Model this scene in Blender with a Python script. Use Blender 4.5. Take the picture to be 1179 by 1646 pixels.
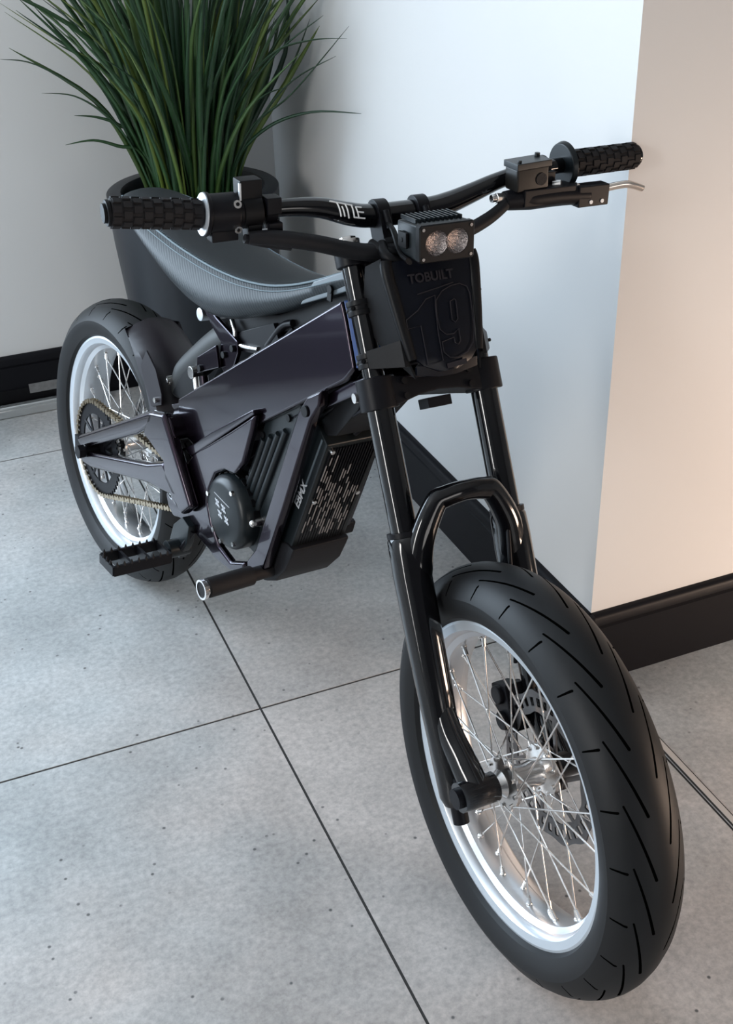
import bpy, bmesh, math, random
import numpy as np
from mathutils import Vector, Matrix
random.seed(7)
SC = bpy.context.scene
for o in list(bpy.data.objects): bpy.data.objects.remove(o, do_unlink=True)
COL = SC.collection
D2R = math.pi/180

# ------------------------------------------------------------------ camera
def cam_axes(yaw, pitch, roll):
    cy, sy = math.cos(yaw), math.sin(yaw)
    f = Vector((-sy*math.cos(pitch), cy*math.cos(pitch), -math.sin(pitch)))
    r = Vector((cy, sy, 0)); u = r.cross(f)
    c, s = math.cos(roll), math.sin(roll)
    return c*r+s*u, -s*r+c*u, f
cr, cu, cf = cam_axes(-0.3809, 0.5381, -0.0299)
cd = bpy.data.cameras.new('camera'); cam = bpy.data.objects.new('camera', cd); COL.objects.link(cam)
cam.matrix_world = Matrix(((cr.x, cu.x, -cf.x, -0.4497), (cr.y, cu.y, -cf.y, -1.6772), (cr.z, cu.z, -cf.z, 1.4443), (0, 0, 0, 1)))
cd.sensor_fit = 'HORIZONTAL'; cd.sensor_width = 36; cd.lens = 36*1935.1/1179; cd.clip_start = .05
SC.camera = cam

# ------------------------------------------------------------------ light
SC.view_settings.view_transform = 'Standard'; SC.view_settings.look = 'None'
SC.view_settings.gamma = 1; SC.view_settings.use_curve_mapping = False
SC.view_settings.exposure = 0.16
w = bpy.data.worlds.new('world'); SC.world = w; w.use_nodes = True
w.node_tree.nodes['Background'].inputs[0].default_value = (0.86, 0.90, 1.0, 1)
w.node_tree.nodes['Background'].inputs[1].default_value = 0.10
def area(name, loc, target, sx, sy, power, col, spread=180):
    l = bpy.data.lights.new(name, 'AREA'); l.shape = 'RECTANGLE'; l.size = sx; l.size_y = sy
    l.energy = power; l.color = col; l.spread = spread*D2R
    o = bpy.data.objects.new(name, l); COL.objects.link(o); o.location = loc
    o.rotation_euler = (Vector(target)-Vector(loc)).to_track_quat('-Z', 'Y').to_euler()
    return o
# daylight through the shop window on the left, and a warm unseen light set low at the right
area('window_daylight', (-1.85, 1.95, 1.35), (-1.0, -0.2, 0.6), 2.2, 2.3, 165, (0.70, 0.85, 1.0))
area('front_fill', (0.95, -4.7, 0.8), (0.1, 0.8, 0.3), 1.8, 1.1, 18, (1.0, 0.96, 0.93))  # added fill from the front of the room; no shopfront is built
area('interior_lamp', (2.0, -1.5, 0.32), (1.0, -0.35, -0.15), 0.6, 0.4, 15, (1.0, 0.74, 0.57), 125)
area('left_strip_fill', (-2.95, -1.5, 1.35), (0.0, 0.6, 0.6), 0.45, 2.1, 66, (0.99, 0.98, 0.96))  # added strip inside the left wall, for back wall and fork highlights; no door

# ------------------------------------------------------------------ materials
def rgb(h):
    h = h.lstrip('#'); c = [int(h[i:i+2], 16)/255 for i in (0, 2, 4)]
    return tuple((x/12.92 if x <= .04045 else ((x+.055)/1.055)**2.4) for x in c)+(1,)
def mat(name, col, rough=.5, metal=0., coat=0., noise=None, bump=None, **kw):
    m = bpy.data.materials.new(name); m.use_nodes = True; nt = m.node_tree; b = nt.nodes['Principled BSDF']
    b.inputs['Base Color'].default_value = col if isinstance(col, tuple) else rgb(col)
    b.inputs['Roughness'].default_value = rough; b.inputs['Metallic'].default_value = metal
    b.inputs['Coat Weight'].default_value = coat; b.inputs['Coat Roughness'].default_value = kw.get('crough', .05)
    if 'spec' in kw: b.inputs['Specular IOR Level'].default_value = kw['spec']
    if 'film' in kw:
        b.inputs['Thin Film Thickness'].default_value = kw['film']; b.inputs['Thin Film IOR'].default_value = kw.get('filmior', 1.8)
    if noise or bump:
        tc = nt.nodes.new('ShaderNodeTexCoord')
    if noise:
        sc, amt = noise
        n = nt.nodes.new('ShaderNodeTexNoise'); n.inputs['Scale'].default_value = sc; n.inputs['Detail'].default_value = 5
        nt.links.new(tc.outputs['Object'], n.inputs['Vector'])
        mx = nt.nodes.new('ShaderNodeMix'); mx.data_type = 'RGBA'
        c = b.inputs['Base Color'].default_value
        mx.inputs[6].default_value = tuple(x*(1-amt) for x in c[:3])+(1,)
        mx.inputs[7].default_value = tuple(min(1, x*(1+amt)) for x in c[:3])+(1,)
        nt.links.new(n.outputs[0], mx.inputs[0]); nt.links.new(mx.outputs[2], b.inputs['Base Color'])
    if bump:
        sc, st = bump
        n = nt.nodes.new('ShaderNodeTexNoise'); n.inputs['Scale'].default_value = sc; n.inputs['Detail'].default_value = 3
        nt.links.new(tc.outputs['Object'], n.inputs['Vector'])
        bp = nt.nodes.new('ShaderNodeBump'); bp.inputs['Strength'].default_value = st; bp.inputs['Distance'].default_value = .002
        nt.links.new(n.outputs[0], bp.inputs['Height']); nt.links.new(bp.outputs[0], b.inputs['Normal'])
    return m
M = {}
M['paint'] = mat('iridescent_purple_paint', (0.014, 0.007, 0.016, 1), .24, .95, .62, noise=(60, .15), crough=.05, film=420, filmior=1.4)
M['blue_sheen'] = mat('purple_paint_blue_sheen', (0.01, 0.035, 0.12, 1), .35, .5, .4, noise=(60, .12))  # blue flip of the purple paint, put into the base colour
M['black_gloss'] = mat('gloss_black', (0.003, 0.003, 0.004, 1), .10, 0, .3, spec=.4)
M['black_satin'] = mat('satin_black', (0.005, 0.005, 0.007, 1), .42, spec=.16)
M['black_matte'] = mat('matte_black', (0.007, 0.007, 0.009, 1), .60, spec=.25, bump=(400, .15))
M['black_dark'] = mat('deep_black_plastic', (0.003, 0.003, 0.004, 1), .5, spec=.2)
M['cover'] = mat('dark_cover_plastic', (0.008, 0.011, 0.013, 1), .33, spec=.28)
M['rubber'] = mat('grip_rubber', (0.009, 0.008, 0.009, 1), .7, spec=.3)
M['alu'] = mat('polished_aluminium', (0.80, 0.82, 0.85, 1), .30, 1.0, bump=(30, .05))
M['flange'] = mat('satin_silver_rim_edge', (0.52, 0.56, 0.60, 1), .42, .5)
M['steel'] = mat('stainless_steel', (0.72, 0.70, 0.68, 1), .22, 1.0)
M['disc'] = mat('brake_disc_steel', (0.13, 0.125, 0.125, 1), .38, 1.0)
M['chain'] = mat('chain_steel', (0.32, 0.26, 0.18, 1), .3, 1.0)
M['lever'] = mat('lever_aluminium', (0.75, 0.68, 0.62, 1), .25, 1.0)
M['white'] = mat('white_lettering', (0.85, 0.85, 0.85, 1), .5)
M['outline'] = mat('dark_grey_lettering', (0.017, 0.016, 0.021, 1), .5, spec=.2)
M['emblem'] = mat('silver_lettering', (0.45, 0.47, 0.5, 1), .4)
M['navy'] = mat('navy_black_plate', (0.002, 0.003, 0.007, 1), .32, spec=.2, noise=(250, .4))
M['wing'] = mat('charcoal_plate_wing', (0.006, 0.006, 0.007, 1), .42, spec=.16, noise=(200, .4))
M['nose'] = mat('grey_seat_nose', (0.08, 0.10, 0.115, 1), .35, spec=.4)
M['thread'] = mat('seat_thread', (0.16, 0.21, 0.24, 1), .6)
M['pot'] = mat('dark_graphite_pot', (0.013, 0.016, 0.021, 1), .42, bump=(60, .1))
M['potin'] = mat('pot_inside', (0.01, 0.01, 0.014, 1), .6)
M['pebble'] = mat('black_pebble', (0.012, 0.013, 0.02, 1), .35)
M['skirt'] = mat('black_skirting', (0.004, 0.004, 0.006, 1), .45, spec=.18, noise=(20, .15))
M['orange'] = mat('orange_reflector', (0.9, 0.35, 0.08, 1), .35)
M['film'] = mat('clear_wrapped_aluminium', (0.55, 0.57, 0.57, 1), .22, .7, .5, bump=(25, .8))
M['label'] = mat('grey_paper_label', (0.16, 0.16, 0.16, 1), .6, noise=(90, .5))
M['strip'] = mat('floor_trim_strip', (0.50, 0.46, 0.43, 1), .35)
M['grout'] = mat('dark_grout', (0.03, 0.028, 0.027, 1), .8)

def nodes(m): return m.node_tree.nodes, m.node_tree.links
def floor_mat():
    m = mat('concrete_look_porcelain_tile', (0.3, 0.3, 0.3, 1), .33); N, L = nodes(m); b = N['Principled BSDF']
    g = N.new('ShaderNodeNewGeometry'); 
    def noise(s, d, r=.6, off=0):
        n = N.new('ShaderNodeTexNoise'); n.inputs['Scale'].default_value = s; n.inputs['Detail'].default_value = d; n.inputs['Roughness'].default_value = r
        if off:
            v = N.new('ShaderNodeVectorMath'); v.operation = 'ADD'; v.inputs[1].default_value = (off, off, off); L.new(g.outputs['Position'], v.inputs[0]); L.new(v.outputs[0], n.inputs['Vector'])
        else: L.new(g.outputs['Position'], n.inputs['Vector'])
        return n
    def ramp(src, stops):
        r = N.new('ShaderNodeValToRGB'); L.new(src, r.inputs[0]); e = r.color_ramp.elements
        e[0].position, e[0].color = stops[0]; e[1].position, e[1].color = stops[1]
        for p, c in stops[2:]: x = e.new(p); x.color = c
        return r
    big = ramp(noise(3.2, 6).outputs[0], [(.34, (.345, .348, .345, 1)), (.68, (.53, .525, .52, 1))])
    fine = ramp(noise(90, 4, .7, 5).outputs[0], [(.32, (.74, .74, .745, 1)), (.68, (1.12, 1.11, 1.10, 1))])
    mx = N.new('ShaderNodeMix'); mx.data_type = 'RGBA'; mx.blend_type = 'MULTIPLY'; mx.inputs[0].default_value = 1
    L.new(big.outputs[0], mx.inputs[6]); L.new(fine.outputs[0], mx.inputs[7])
    vo = N.new('ShaderNodeTexVoronoi'); vo.inputs['Scale'].default_value = 34; L.new(g.outputs['Position'], vo.inputs['Vector'])
    gate = ramp(noise(7, 3, .6, 11).outputs[0], [(.46, (0, 0, 0, 1)), (.54, (1, 1, 1, 1))])
    pit = ramp(vo.outputs['Distance'], [(.06, (1, 1, 1, 1)), (.12, (0, 0, 0, 1))])
    ml = N.new('ShaderNodeMath'); ml.operation = 'MULTIPLY'; L.new(gate.outputs[0], ml.inputs[0]); L.new(pit.outputs[0], ml.inputs[1])
    hue = ramp(noise(1.7, 4, .55, 21).outputs[0], [(.35, (.95, 1.0, 1.02, 1)), (.65, (1.05, .985, .95, 1))])
    mh = N.new('ShaderNodeMix'); mh.data_type = 'RGBA'; mh.blend_type = 'MULTIPLY'; mh.inputs[0].default_value = 1
    L.new(mx.outputs[2], mh.inputs[6]); L.new(hue.outputs[0], mh.inputs[7]); mx = mh
    m2 = N.new('ShaderNodeMix'); m2.data_type = 'RGBA'; L.new(ml.outputs[0], m2.inputs[0]); L.new(mx.outputs[2], m2.inputs[6]); m2.inputs[7].default_value = (.10, .10, .10, 1)
    L.new(m2.outputs[2], b.inputs['Base Color'])
    rr = ramp(noise(12, 4, .6, 3).outputs[0], [(.3, (.28, .28, .28, 1)), (.7, (.42, .42, .42, 1))]); L.new(rr.outputs[0], b.inputs['Roughness'])
    bp = N.new('ShaderNodeBump'); bp.inputs['Strength'].default_value = .25; bp.inputs['Distance'].default_value = .001
    L.new(fine.outputs[0], bp.inputs['Height']); L.new(bp.outputs[0], b.inputs['Normal'])
    return m
M['floor'] = floor_mat()
M['wall'] = mat('white_painted_plaster', (0.67, 0.67, 0.665, 1), .55, noise=(1.5, .012), bump=(8, .05))

def tyre_mat():
    m = mat('tyre_rubber', (0.018, 0.018, 0.019, 1), .5, spec=.22); N, L = nodes(m); b = N['Principled BSDF']
    uv = N.new('ShaderNodeUVMap'); sp = N.new('ShaderNodeSeparateXYZ'); L.new(uv.outputs[0], sp.inputs[0])
    def mt(op, a, c=0., d=None):
        n = N.new('ShaderNodeMath'); n.operation = op
        for i, v in enumerate((a, c) if d is None else (a, c, d)):
            if isinstance(v, (int, float)): n.inputs[i].default_value = v
            else: L.new(v, n.inputs[i])
        return n.outputs[0]
    NC = 24; cell = 2*math.pi*.288/NC
    U = mt('MULTIPLY', sp.outputs[0], float(NC)); V = sp.outputs[1]       # V = metres of arc from the crown
    side = mt('GREATER_THAN', V, 0.0); l = mt('ABSOLUTE', V)
    Uo = mt('ADD', U, mt('MULTIPLY', side, .5))
    def seg(s, s0, l0, s1, l1, wd):
        dx, dy = s1-s0, l1-l0; q = dx*dx+dy*dy
        px = mt('SUBTRACT', s, s0); py = mt('SUBTRACT', l, l0)
        t = mt('DIVIDE', mt('ADD', mt('MULTIPLY', px, dx), mt('MULTIPLY', py, dy)), q)
        t = mt('MINIMUM', mt('MAXIMUM', t, 0.), 1.)
        ex = mt('SUBTRACT', px, mt('MULTIPLY', t, dx)); ey = mt('SUBTRACT', py, mt('MULTIPLY', t, dy))
        d = mt('SQRT', mt('ADD', mt('MULTIPLY', ex, ex), mt('MULTIPLY', ey, ey)))
        wv = mt('ADD', mt('MULTIPLY', t, -wd*.35), wd)
        return mt('LESS_THAN', d, wv)
    fr = mt('FRACT', Uo)
    tot = None
    for k in (0, 1, -1):
        s = mt('MULTIPLY', mt('ADD', fr, float(k)), cell)
        for a in ((.0, .012, .092, .037, .0019), (.010, .045, .014, .065, .0018)):
            x = seg(s, *a); tot = x if tot is None else mt('MAXIMUM', tot, x)
    mx = N.new('ShaderNodeMix'); mx.data_type = 'RGBA'; L.new(tot, mx.inputs[0])
    mx.inputs[6].default_value = (.0105, .011, .012, 1); mx.inputs[7].default_value = (.001, .001, .001, 1)  # shade of the tread grooves painted in as near-black
    L.new(mx.outputs[2], b.inputs['Base Color'])
    L.new(mt('MULTIPLY', mt('SUBTRACT', 1., tot), .24), b.inputs['Specular IOR Level'])
    bp = N.new('ShaderNodeBump'); bp.invert = True; bp.inputs['Distance'].default_value = .003; bp.inputs['Strength'].default_value = .8
    L.new(tot, bp.inputs['Height']); L.new(bp.outputs[0], b.inputs['Normal'])
    return m
M['tyre'] = tyre_mat()
def seat_mat():
    m = mat('grey_blue_seat_vinyl', (0.012, 0.017, 0.021, 1), .46, spec=.3); N, L = nodes(m); b = N['Principled BSDF']
    tc = N.new('ShaderNodeTexCoord'); wv = N.new('ShaderNodeTexWave'); wv.wave_type = 'BANDS'; wv.bands_direction = 'DIAGONAL'
    wv.inputs['Scale'].default_value = 75; wv.inputs['Distortion'].default_value = 1.2; wv.inputs['Detail'].default_value = 0
    L.new(tc.outputs['Object'], wv.inputs['Vector'])
    bp = N.new('ShaderNodeBump'); bp.inputs['Strength'].default_value = .22; bp.inputs['Distance'].default_value = .0008
    L.new(wv.outputs[0], bp.inputs['Height']); L.new(bp.outputs[0], b.inputs['Normal'])
    return m
M['seat'] = seat_mat()
M['seat_top'] = mat('dark_seat_top_vinyl', (0.011, 0.014, 0.017, 1), .5, spec=.35, bump=(500, .1))
def leaf_mat():
    m = mat('grass_blade_green', (0.03, 0.08, 0.02, 1), .42); N, L = nodes(m); b = N['Principled BSDF']
    g = N.new('ShaderNodeUVMap'); s = N.new('ShaderNodeSeparateXYZ'); L.new(g.outputs[0], s.inputs[0])
    r = N.new('ShaderNodeValToRGB'); L.new(s.outputs[0], r.inputs[0]); e = r.color_ramp.elements
    e[0].position = 0; e[0].color = (.008, .030, .013, 1); e[1].position = 1; e[1].color = (.13, .17, .025, 1)
    x = e.new(.55); x.color = (.020, .062, .017, 1)
    L.new(r.outputs[0], b.inputs['Base Color']); return m
M['leaf'] = leaf_mat()
M['lens'] = mat('clear_lamp_glass', (1, 1, 1, 1), .02); M['lens'].node_tree.nodes['Principled BSDF'].inputs['Transmission Weight'].default_value = 1
M['reflector'] = mat('textured_lamp_reflector', (0.34, 0.30, 0.29, 1), .22, 1.0, bump=(420, 1.0))
M['window_glass'] = mat('window_glass', (1, 1, 1, 1), .0); M['window_glass'].node_tree.nodes['Principled BSDF'].inputs['Transmission Weight'].default_value = 1

# ------------------------------------------------------------------ mesh helper
class MB:
    def __init__(s): s.bm = bmesh.new()
    def box(s, c, d, rot=None):
        r = bmesh.ops.create_cube(s.bm, size=1); Rm = (rot.to_4x4() if rot else Matrix())
        bmesh.ops.transform(s.bm, matrix=Matrix.Translation(c) @ Rm @ Matrix.Diagonal((*d, 1)), verts=r['verts']); return s
    def cyl(s, p0, p1, r0, r1=None, seg=24, cap=True):
        r1 = r0 if r1 is None else r1; p0, p1 = Vector(p0), Vector(p1); d = p1-p0
        r = bmesh.ops.create_cone(s.bm, cap_ends=cap, segments=seg, radius1=r0, radius2=r1, depth=d.length)
        bmesh.ops.transform(s.bm, matrix=Matrix.Translation((p0+p1)/2) @ d.to_track_quat('Z', 'Y').to_matrix().to_4x4(), verts=r['verts']); return s
    def sphere(s, c, r, sc=(1, 1, 1), seg=16):
        q = bmesh.ops.create_uvsphere(s.bm, u_segments=seg, v_segments=seg//2+2, radius=r)
        bmesh.ops.transform(s.bm, matrix=Matrix.Translation(c) @ Matrix.Diagonal((*sc, 1)), verts=q['verts']); return s
    def tube(s, pts, rad, seg=12, smooth=True, closed=False, flat=1.0, upv=None):
        P = [Vector(p) for p in pts]; n = len(P)
        R = rad if isinstance(rad, (list, tuple)) else [rad]*n
        if smooth and n > 2:
            Q, RR = [], []; K = 6
            rng = range(n if closed else n-1)
            for i in rng:
                if closed: a, b, c, d = P[i-1], P[i], P[(i+1) % n], P[(i+2) % n]
                else: a, b, c, d = P[max(i-1, 0)], P[i], P[i+1], P[min(i+2, n-1)]
                for k in range(K):
                    t = k/K
                    Q.append(.5*((2*b)+(c-a)*t+(2*a-5*b+4*c-d)*t*t+(3*b-a-3*c+d)*t**3)); RR.append(R[i]*(1-t)+R[(i+1) % n]*t)
            if not closed: Q.append(P[-1]); RR.append(R[-1])
            P, R, n = Q, RR, len(Q)
        up = Vector(upv) if upv else None; rings = []
        T0 = (P[1]-P[0]).normalized()
        N0 = (up - T0*up.dot(T0)).normalized() if up else T0.orthogonal().normalized()
        for i in range(n):
            if closed: T = (P[(i+1) % n]-P[i-1]).normalized()
            else: T = (P[min(i+1, n-1)]-P[max(i-1, 0)]).normalized()
            N0 = (N0-T*N0.dot(T)).normalized(); B = T.cross(N0)
            rings.append([s.bm.verts.new(P[i]+R[i]*(math.cos(a)*N0*flat+math.sin(a)*B)) for a in [2*math.pi*j/seg for j in range(seg)]])
        m = n if closed else n-1
        for i in range(m):
            A, B2 = rings[i], rings[(i+1) % n]
            for j in range(seg): s.bm.faces.new((A[j], A[(j+1) % seg], B2[(j+1) % seg], B2[j]))
        if not closed:
            s.bm.faces.new(rings[0][::-1]); s.bm.faces.new(rings[-1])
        return s
    def prism(s, poly, y0, y1):
        """polygon in (x,z) between two lateral positions"""
        a = [s.bm.verts.new((x, y0, z)) for x, z in poly]; b = [s.bm.verts.new((x, y1, z)) for x, z in poly]; n = len(poly)
        s.bm.faces.new(a); s.bm.faces.new(b[::-1])
        for i in range(n): s.bm.faces.new((a[i], b[i], b[(i+1) % n], a[(i+1) % n]))
        return s
    def loft(s, rings, cap=True):
        V = [[s.bm.verts.new(p) for p in r] for r in rings]; n = len(V[0])
        for i in range(len(V)-1):
            for j in range(n): s.bm.faces.new((V[i][j], V[i][(j+1) % n], V[i+1][(j+1) % n], V[i+1][j]))
        if cap: s.bm.faces.new(V[0][::-1]); s.bm.faces.new(V[-1])
        return s
    def lathe(s, prof, c=(0, 0, 0), ax='Y', seg=96, closed=True):
        """profile (axial, radius) turned round an axis through c"""
        rings = []
        for k in range(seg):
            a = 2*math.pi*k/seg; ca, sa = math.cos(a), math.sin(a)
            if ax == 'Y': rings.append([s.bm.verts.new((c[0]+r*ca, c[1]+y, c[2]+r*sa)) for y, r in prof])
            else: rings.append([s.bm.verts.new((c[0]+r*ca, c[1]+r*sa, c[2]+y)) for y, r in prof])
        n = len(prof)
        for k in range(seg):
            A, B = rings[k], rings[(k+1) % seg]
            for j in range(n if closed else n-1):
                s.bm.faces.new((A[j], B[j], B[(j+1) % n], A[(j+1) % n]))
        return s
    def build(s, name, m, parent=None, xf=None, bevel=0, sharp=38, label=None, bseg=2):
        bm = s.bm
        if xf is not None: bmesh.ops.transform(bm, matrix=xf, verts=bm.verts)
        bmesh.ops.recalc_face_normals(bm, faces=bm.faces)
        if bevel:
            es = [e for e in bm.edges if len(e.link_faces) == 2 and e.calc_face_angle(0) > 30*D2R]
            bmesh.ops.bevel(bm, geom=es, offset=bevel, segments=bseg, profile=.5, affect='EDGES', clamp_overlap=True)
        for f in bm.faces: f.smooth = True
        for e in bm.edges:
            if len(e.link_faces) == 2 and e.calc_face_angle(0) > sharp*D2R: e.smooth = False
        me = bpy.data.meshes.new(name); bm.to_mesh(me); bm.free()
        me.materials.append(m if not isinstance(m, str) else M[m])
        o = bpy.data.objects.new(name, me); COL.objects.link(o)
        if bevel:
            wn_ = o.modifiers.new('weighted', 'WEIGHTED_NORMAL'); wn_.keep_sharp = True; wn_.weight = 80
        if parent is not None: o.parent = parent
        if label: o['label'] = label
        return o
def text_mesh(txt, size, mname, parent, xf, name='lettering', ext=.0004, bold=0., sx=1, align='CENTER', label=None):
    c = bpy.data.curves.new(name, 'FONT'); c.body = txt; c.size = size; c.extrude = ext; c.offset = bold; c.align_x = align; c.align_y = 'CENTER'
    t = bpy.data.objects.new('tmp', c); COL.objects.link(t); bpy.context.view_layer.update()
    me = bpy.data.meshes.new_from_object(t.evaluated_get(bpy.context.evaluated_depsgraph_get())); bpy.data.objects.remove(t)
    me.transform(xf @ Matrix.Diagonal((sx, 1, 1, 1))); me.materials.clear(); me.materials.append(M[mname])
    o = bpy.data.objects.new(name, me); COL.objects.link(o); o.parent = parent
    if label: o['label'] = label
    return o
def empty(name, mw, label, cat, group=None):
    o = bpy.data.objects.new(name, None); COL.objects.link(o); o.matrix_world = mw; o.empty_display_size = .1
    o['label'] = label; o['category'] = cat
    if group: o['group'] = group
    return o
def struct(mb, name, m, bevel=0, label=None):
    o = mb.build(name, m, bevel=bevel); o['kind'] = 'structure'; o['category'] = name.split('_')[0]
    if label: o['label'] = label
    return o

# ------------------------------------------------------------------ the room
XS, YR, YL, HB, T = .5851, -.176, 1.5097, .155, .015
f = MB(); f.bm.faces.new([f.bm.verts.new(v) for v in ((-4, -5, -.0012), (4, -5, -.0012), (4, YL+.1, -.0012), (-4, YL+.1, -.0012))]); struct(f, 'floor_base', 'grout', label='dark grout under the floor tiles').name = 'floor_grout'
f = MB(); g = .0023
for i in range(-7, 7):
    for j in range(-5, 2):
        x0, x1, y0, y1 = i*.6+g, (i+1)*.6-g, j*1.1992+g, min((j+1)*1.1992-g, YL)
        if j == 1: y1 = YL
        if i == 0 and False: pass
        f.box(((x0+x1)/2, (y0+y1)/2, -.010), (x1-x0, y1-y0, .02))
struct(f, 'floor', 'floor', label='grey concrete-look floor tiles with dark joints')
wl = MB(); WX0, WX1 = -2.90, -.74      # back wall with a shop window to the left of the plant
wl.box(((WX1+XS+.1)/2, YL+.05, 1.4), (XS+.1-WX1, .1, 2.8)); wl.box(((-3.6+WX0)/2, YL+.05, 1.4), (WX0+3.6, .1, 2.8))
wl.box(((WX0+WX1)/2, YL+.05, .075), (WX1-WX0, .1, .15)); wl.box(((WX0+WX1)/2, YL+.05, 2.68), (WX1-WX0, .1, .24)); struct(wl, 'wall_back', 'wall', label='grey-lit white wall behind the plant')
ws = MB(); ws.box((2.3, (YR+YL+.1)/2, 1.4), (2*(2.3-XS), YL+.1-YR, 2.8)); struct(ws, 'wall_right', 'wall', label='white wall block whose corner stands behind the front wheel')
wr = MB(); wr.box((4.05, -2.6, 1.4), (.1, 4.8, 2.8)); struct(wr, 'wall_far_right', 'wall')
wn = MB(); wn.box((-3.05, -1.7, 1.4), (.1, 6.6, 2.8)); struct(wn, 'wall_left', 'wall')
wf = MB()
for x in (WX0+.025, (WX0+WX1)/2, WX1-.025): wf.box((x, YL+.06, 1.355), (.05, .06, 2.41))
for z in (.175, 2.535): wf.box(((WX0+WX1)/2, YL+.06, z), (WX1-WX0, .06, .05))
struct(wf, 'window_1', 'black_satin', label='dark frame of the shop window')
c = MB(); c.box((0, -1.75, 2.85), (8.2, 6.9, .1)); struct(c, 'ceiling', 'wall')
def skirting(name, p0, p1, nrm):
    """moulded skirting: face board, groove and rounded cap"""
    p0, p1, nrm = Vector(p0), Vector(p1), Vector(nrm)
    prof = [(0, 0), (T*.8, 0), (T*.8, .122), (T*.5, .126), (T*.5, .129), (T, .132), (T, .146), (T*.75, .152), (T*.3, HB), (0, HB)]
    m = MB(); rings = [[p+nrm*a+Vector((0, 0, z)) for a, z in prof] for p in (p0, p1)]
    m.loft(rings); o = m.build(name, 'skirt'); o['kind'] = 'structure'; return o
skirting('baseboard_back', (-2.98, YL, 0), (XS, YL, 0), (0, -1, 0))
skirting('baseboard_side', (XS, YL, 0), (XS, YR-T, 0), (-1, 0, 0))
skirting('baseboard_right', (XS-T, YR, 0), (4, YR, 0), (0, -1, 0))
t = MB(); t.box((.6115, -2.6, .0004), (.016, 4.75, .0008)); struct(t, 'trim_2', 'grout', label='dark line beside the floor strip')
t = MB(); t.box((.6120, -2.6, .0008), (.0105, 4.75, .0012)); o = struct(t, 'trim_1', 'strip', label='thin metal strip set in the floor joint')
# aluminium strip in clear wrap on the floor
al = empty('wrapped_aluminium_strip', Matrix.Translation((-.55, 1.465, 0)), 'clear-wrapped aluminium strip lying along the foot of the back wall', 'metal strip')
m = MB(); m.box((-.1, 0, .013), (1.36, .042, .026)); m.build('strip_body', 'film', al, bevel=.006)
m = MB(); m.cyl((-.78, -.012, .027), (.58, -.012, .027), .005); m.build('edge_bead', 'film', al)
m = MB(); m.box((.418, .029, .055), (.082, .002, .026), Matrix.Rotation(-.15, 3, 'X')); m.build('label_sticker', 'label', al, label='small grey printed sticker')
m = MB(); m.box((-.1, .035, .030), (1.36, .012, .06)); m.build('backing_profile', 'black_dark', al, bevel=.002)

# ------------------------------------------------------------------ plant in its pot
pl = empty('potted_grass_plant', Matrix.Translation((.28, 1.235, 0)), 'tall green grass plant in a round dark grey pot standing in the corner', 'plant')
m = MB(); m.lathe([(0, .001), (0, .135), (.012, .148), (.15, .166), (.35, .194), (.50, .207), (.60, .2125), (.617, .212), (.62, .208), (.62, .178), (.614, .174), (.50, .170), (.49, .001)], ax='Z', seg=96, closed=False)
m.build('pot', 'pot', pl, sharp=50)
m = MB(); m.lathe([(0, .172), (.01, .001)], c=(0, 0, .535), ax='Z', seg=48, closed=False); m.build('soil', 'potin', pl)
m = MB()
for k in range(150):
    a = random.uniform(0, 6.28); r = .16*math.sqrt(random.uniform(.12, 1)); s = random.uniform(.010, .021)
    m.sphere((r*math.cos(a), r*math.sin(a), .547+random.uniform(-.006, .018)), s, (1, random.uniform(.6, 1), random.uniform(.45, .8)), seg=8)
o = m.build('pebbles', 'pebble', pl); o['kind'] = 'stuff'
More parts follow.
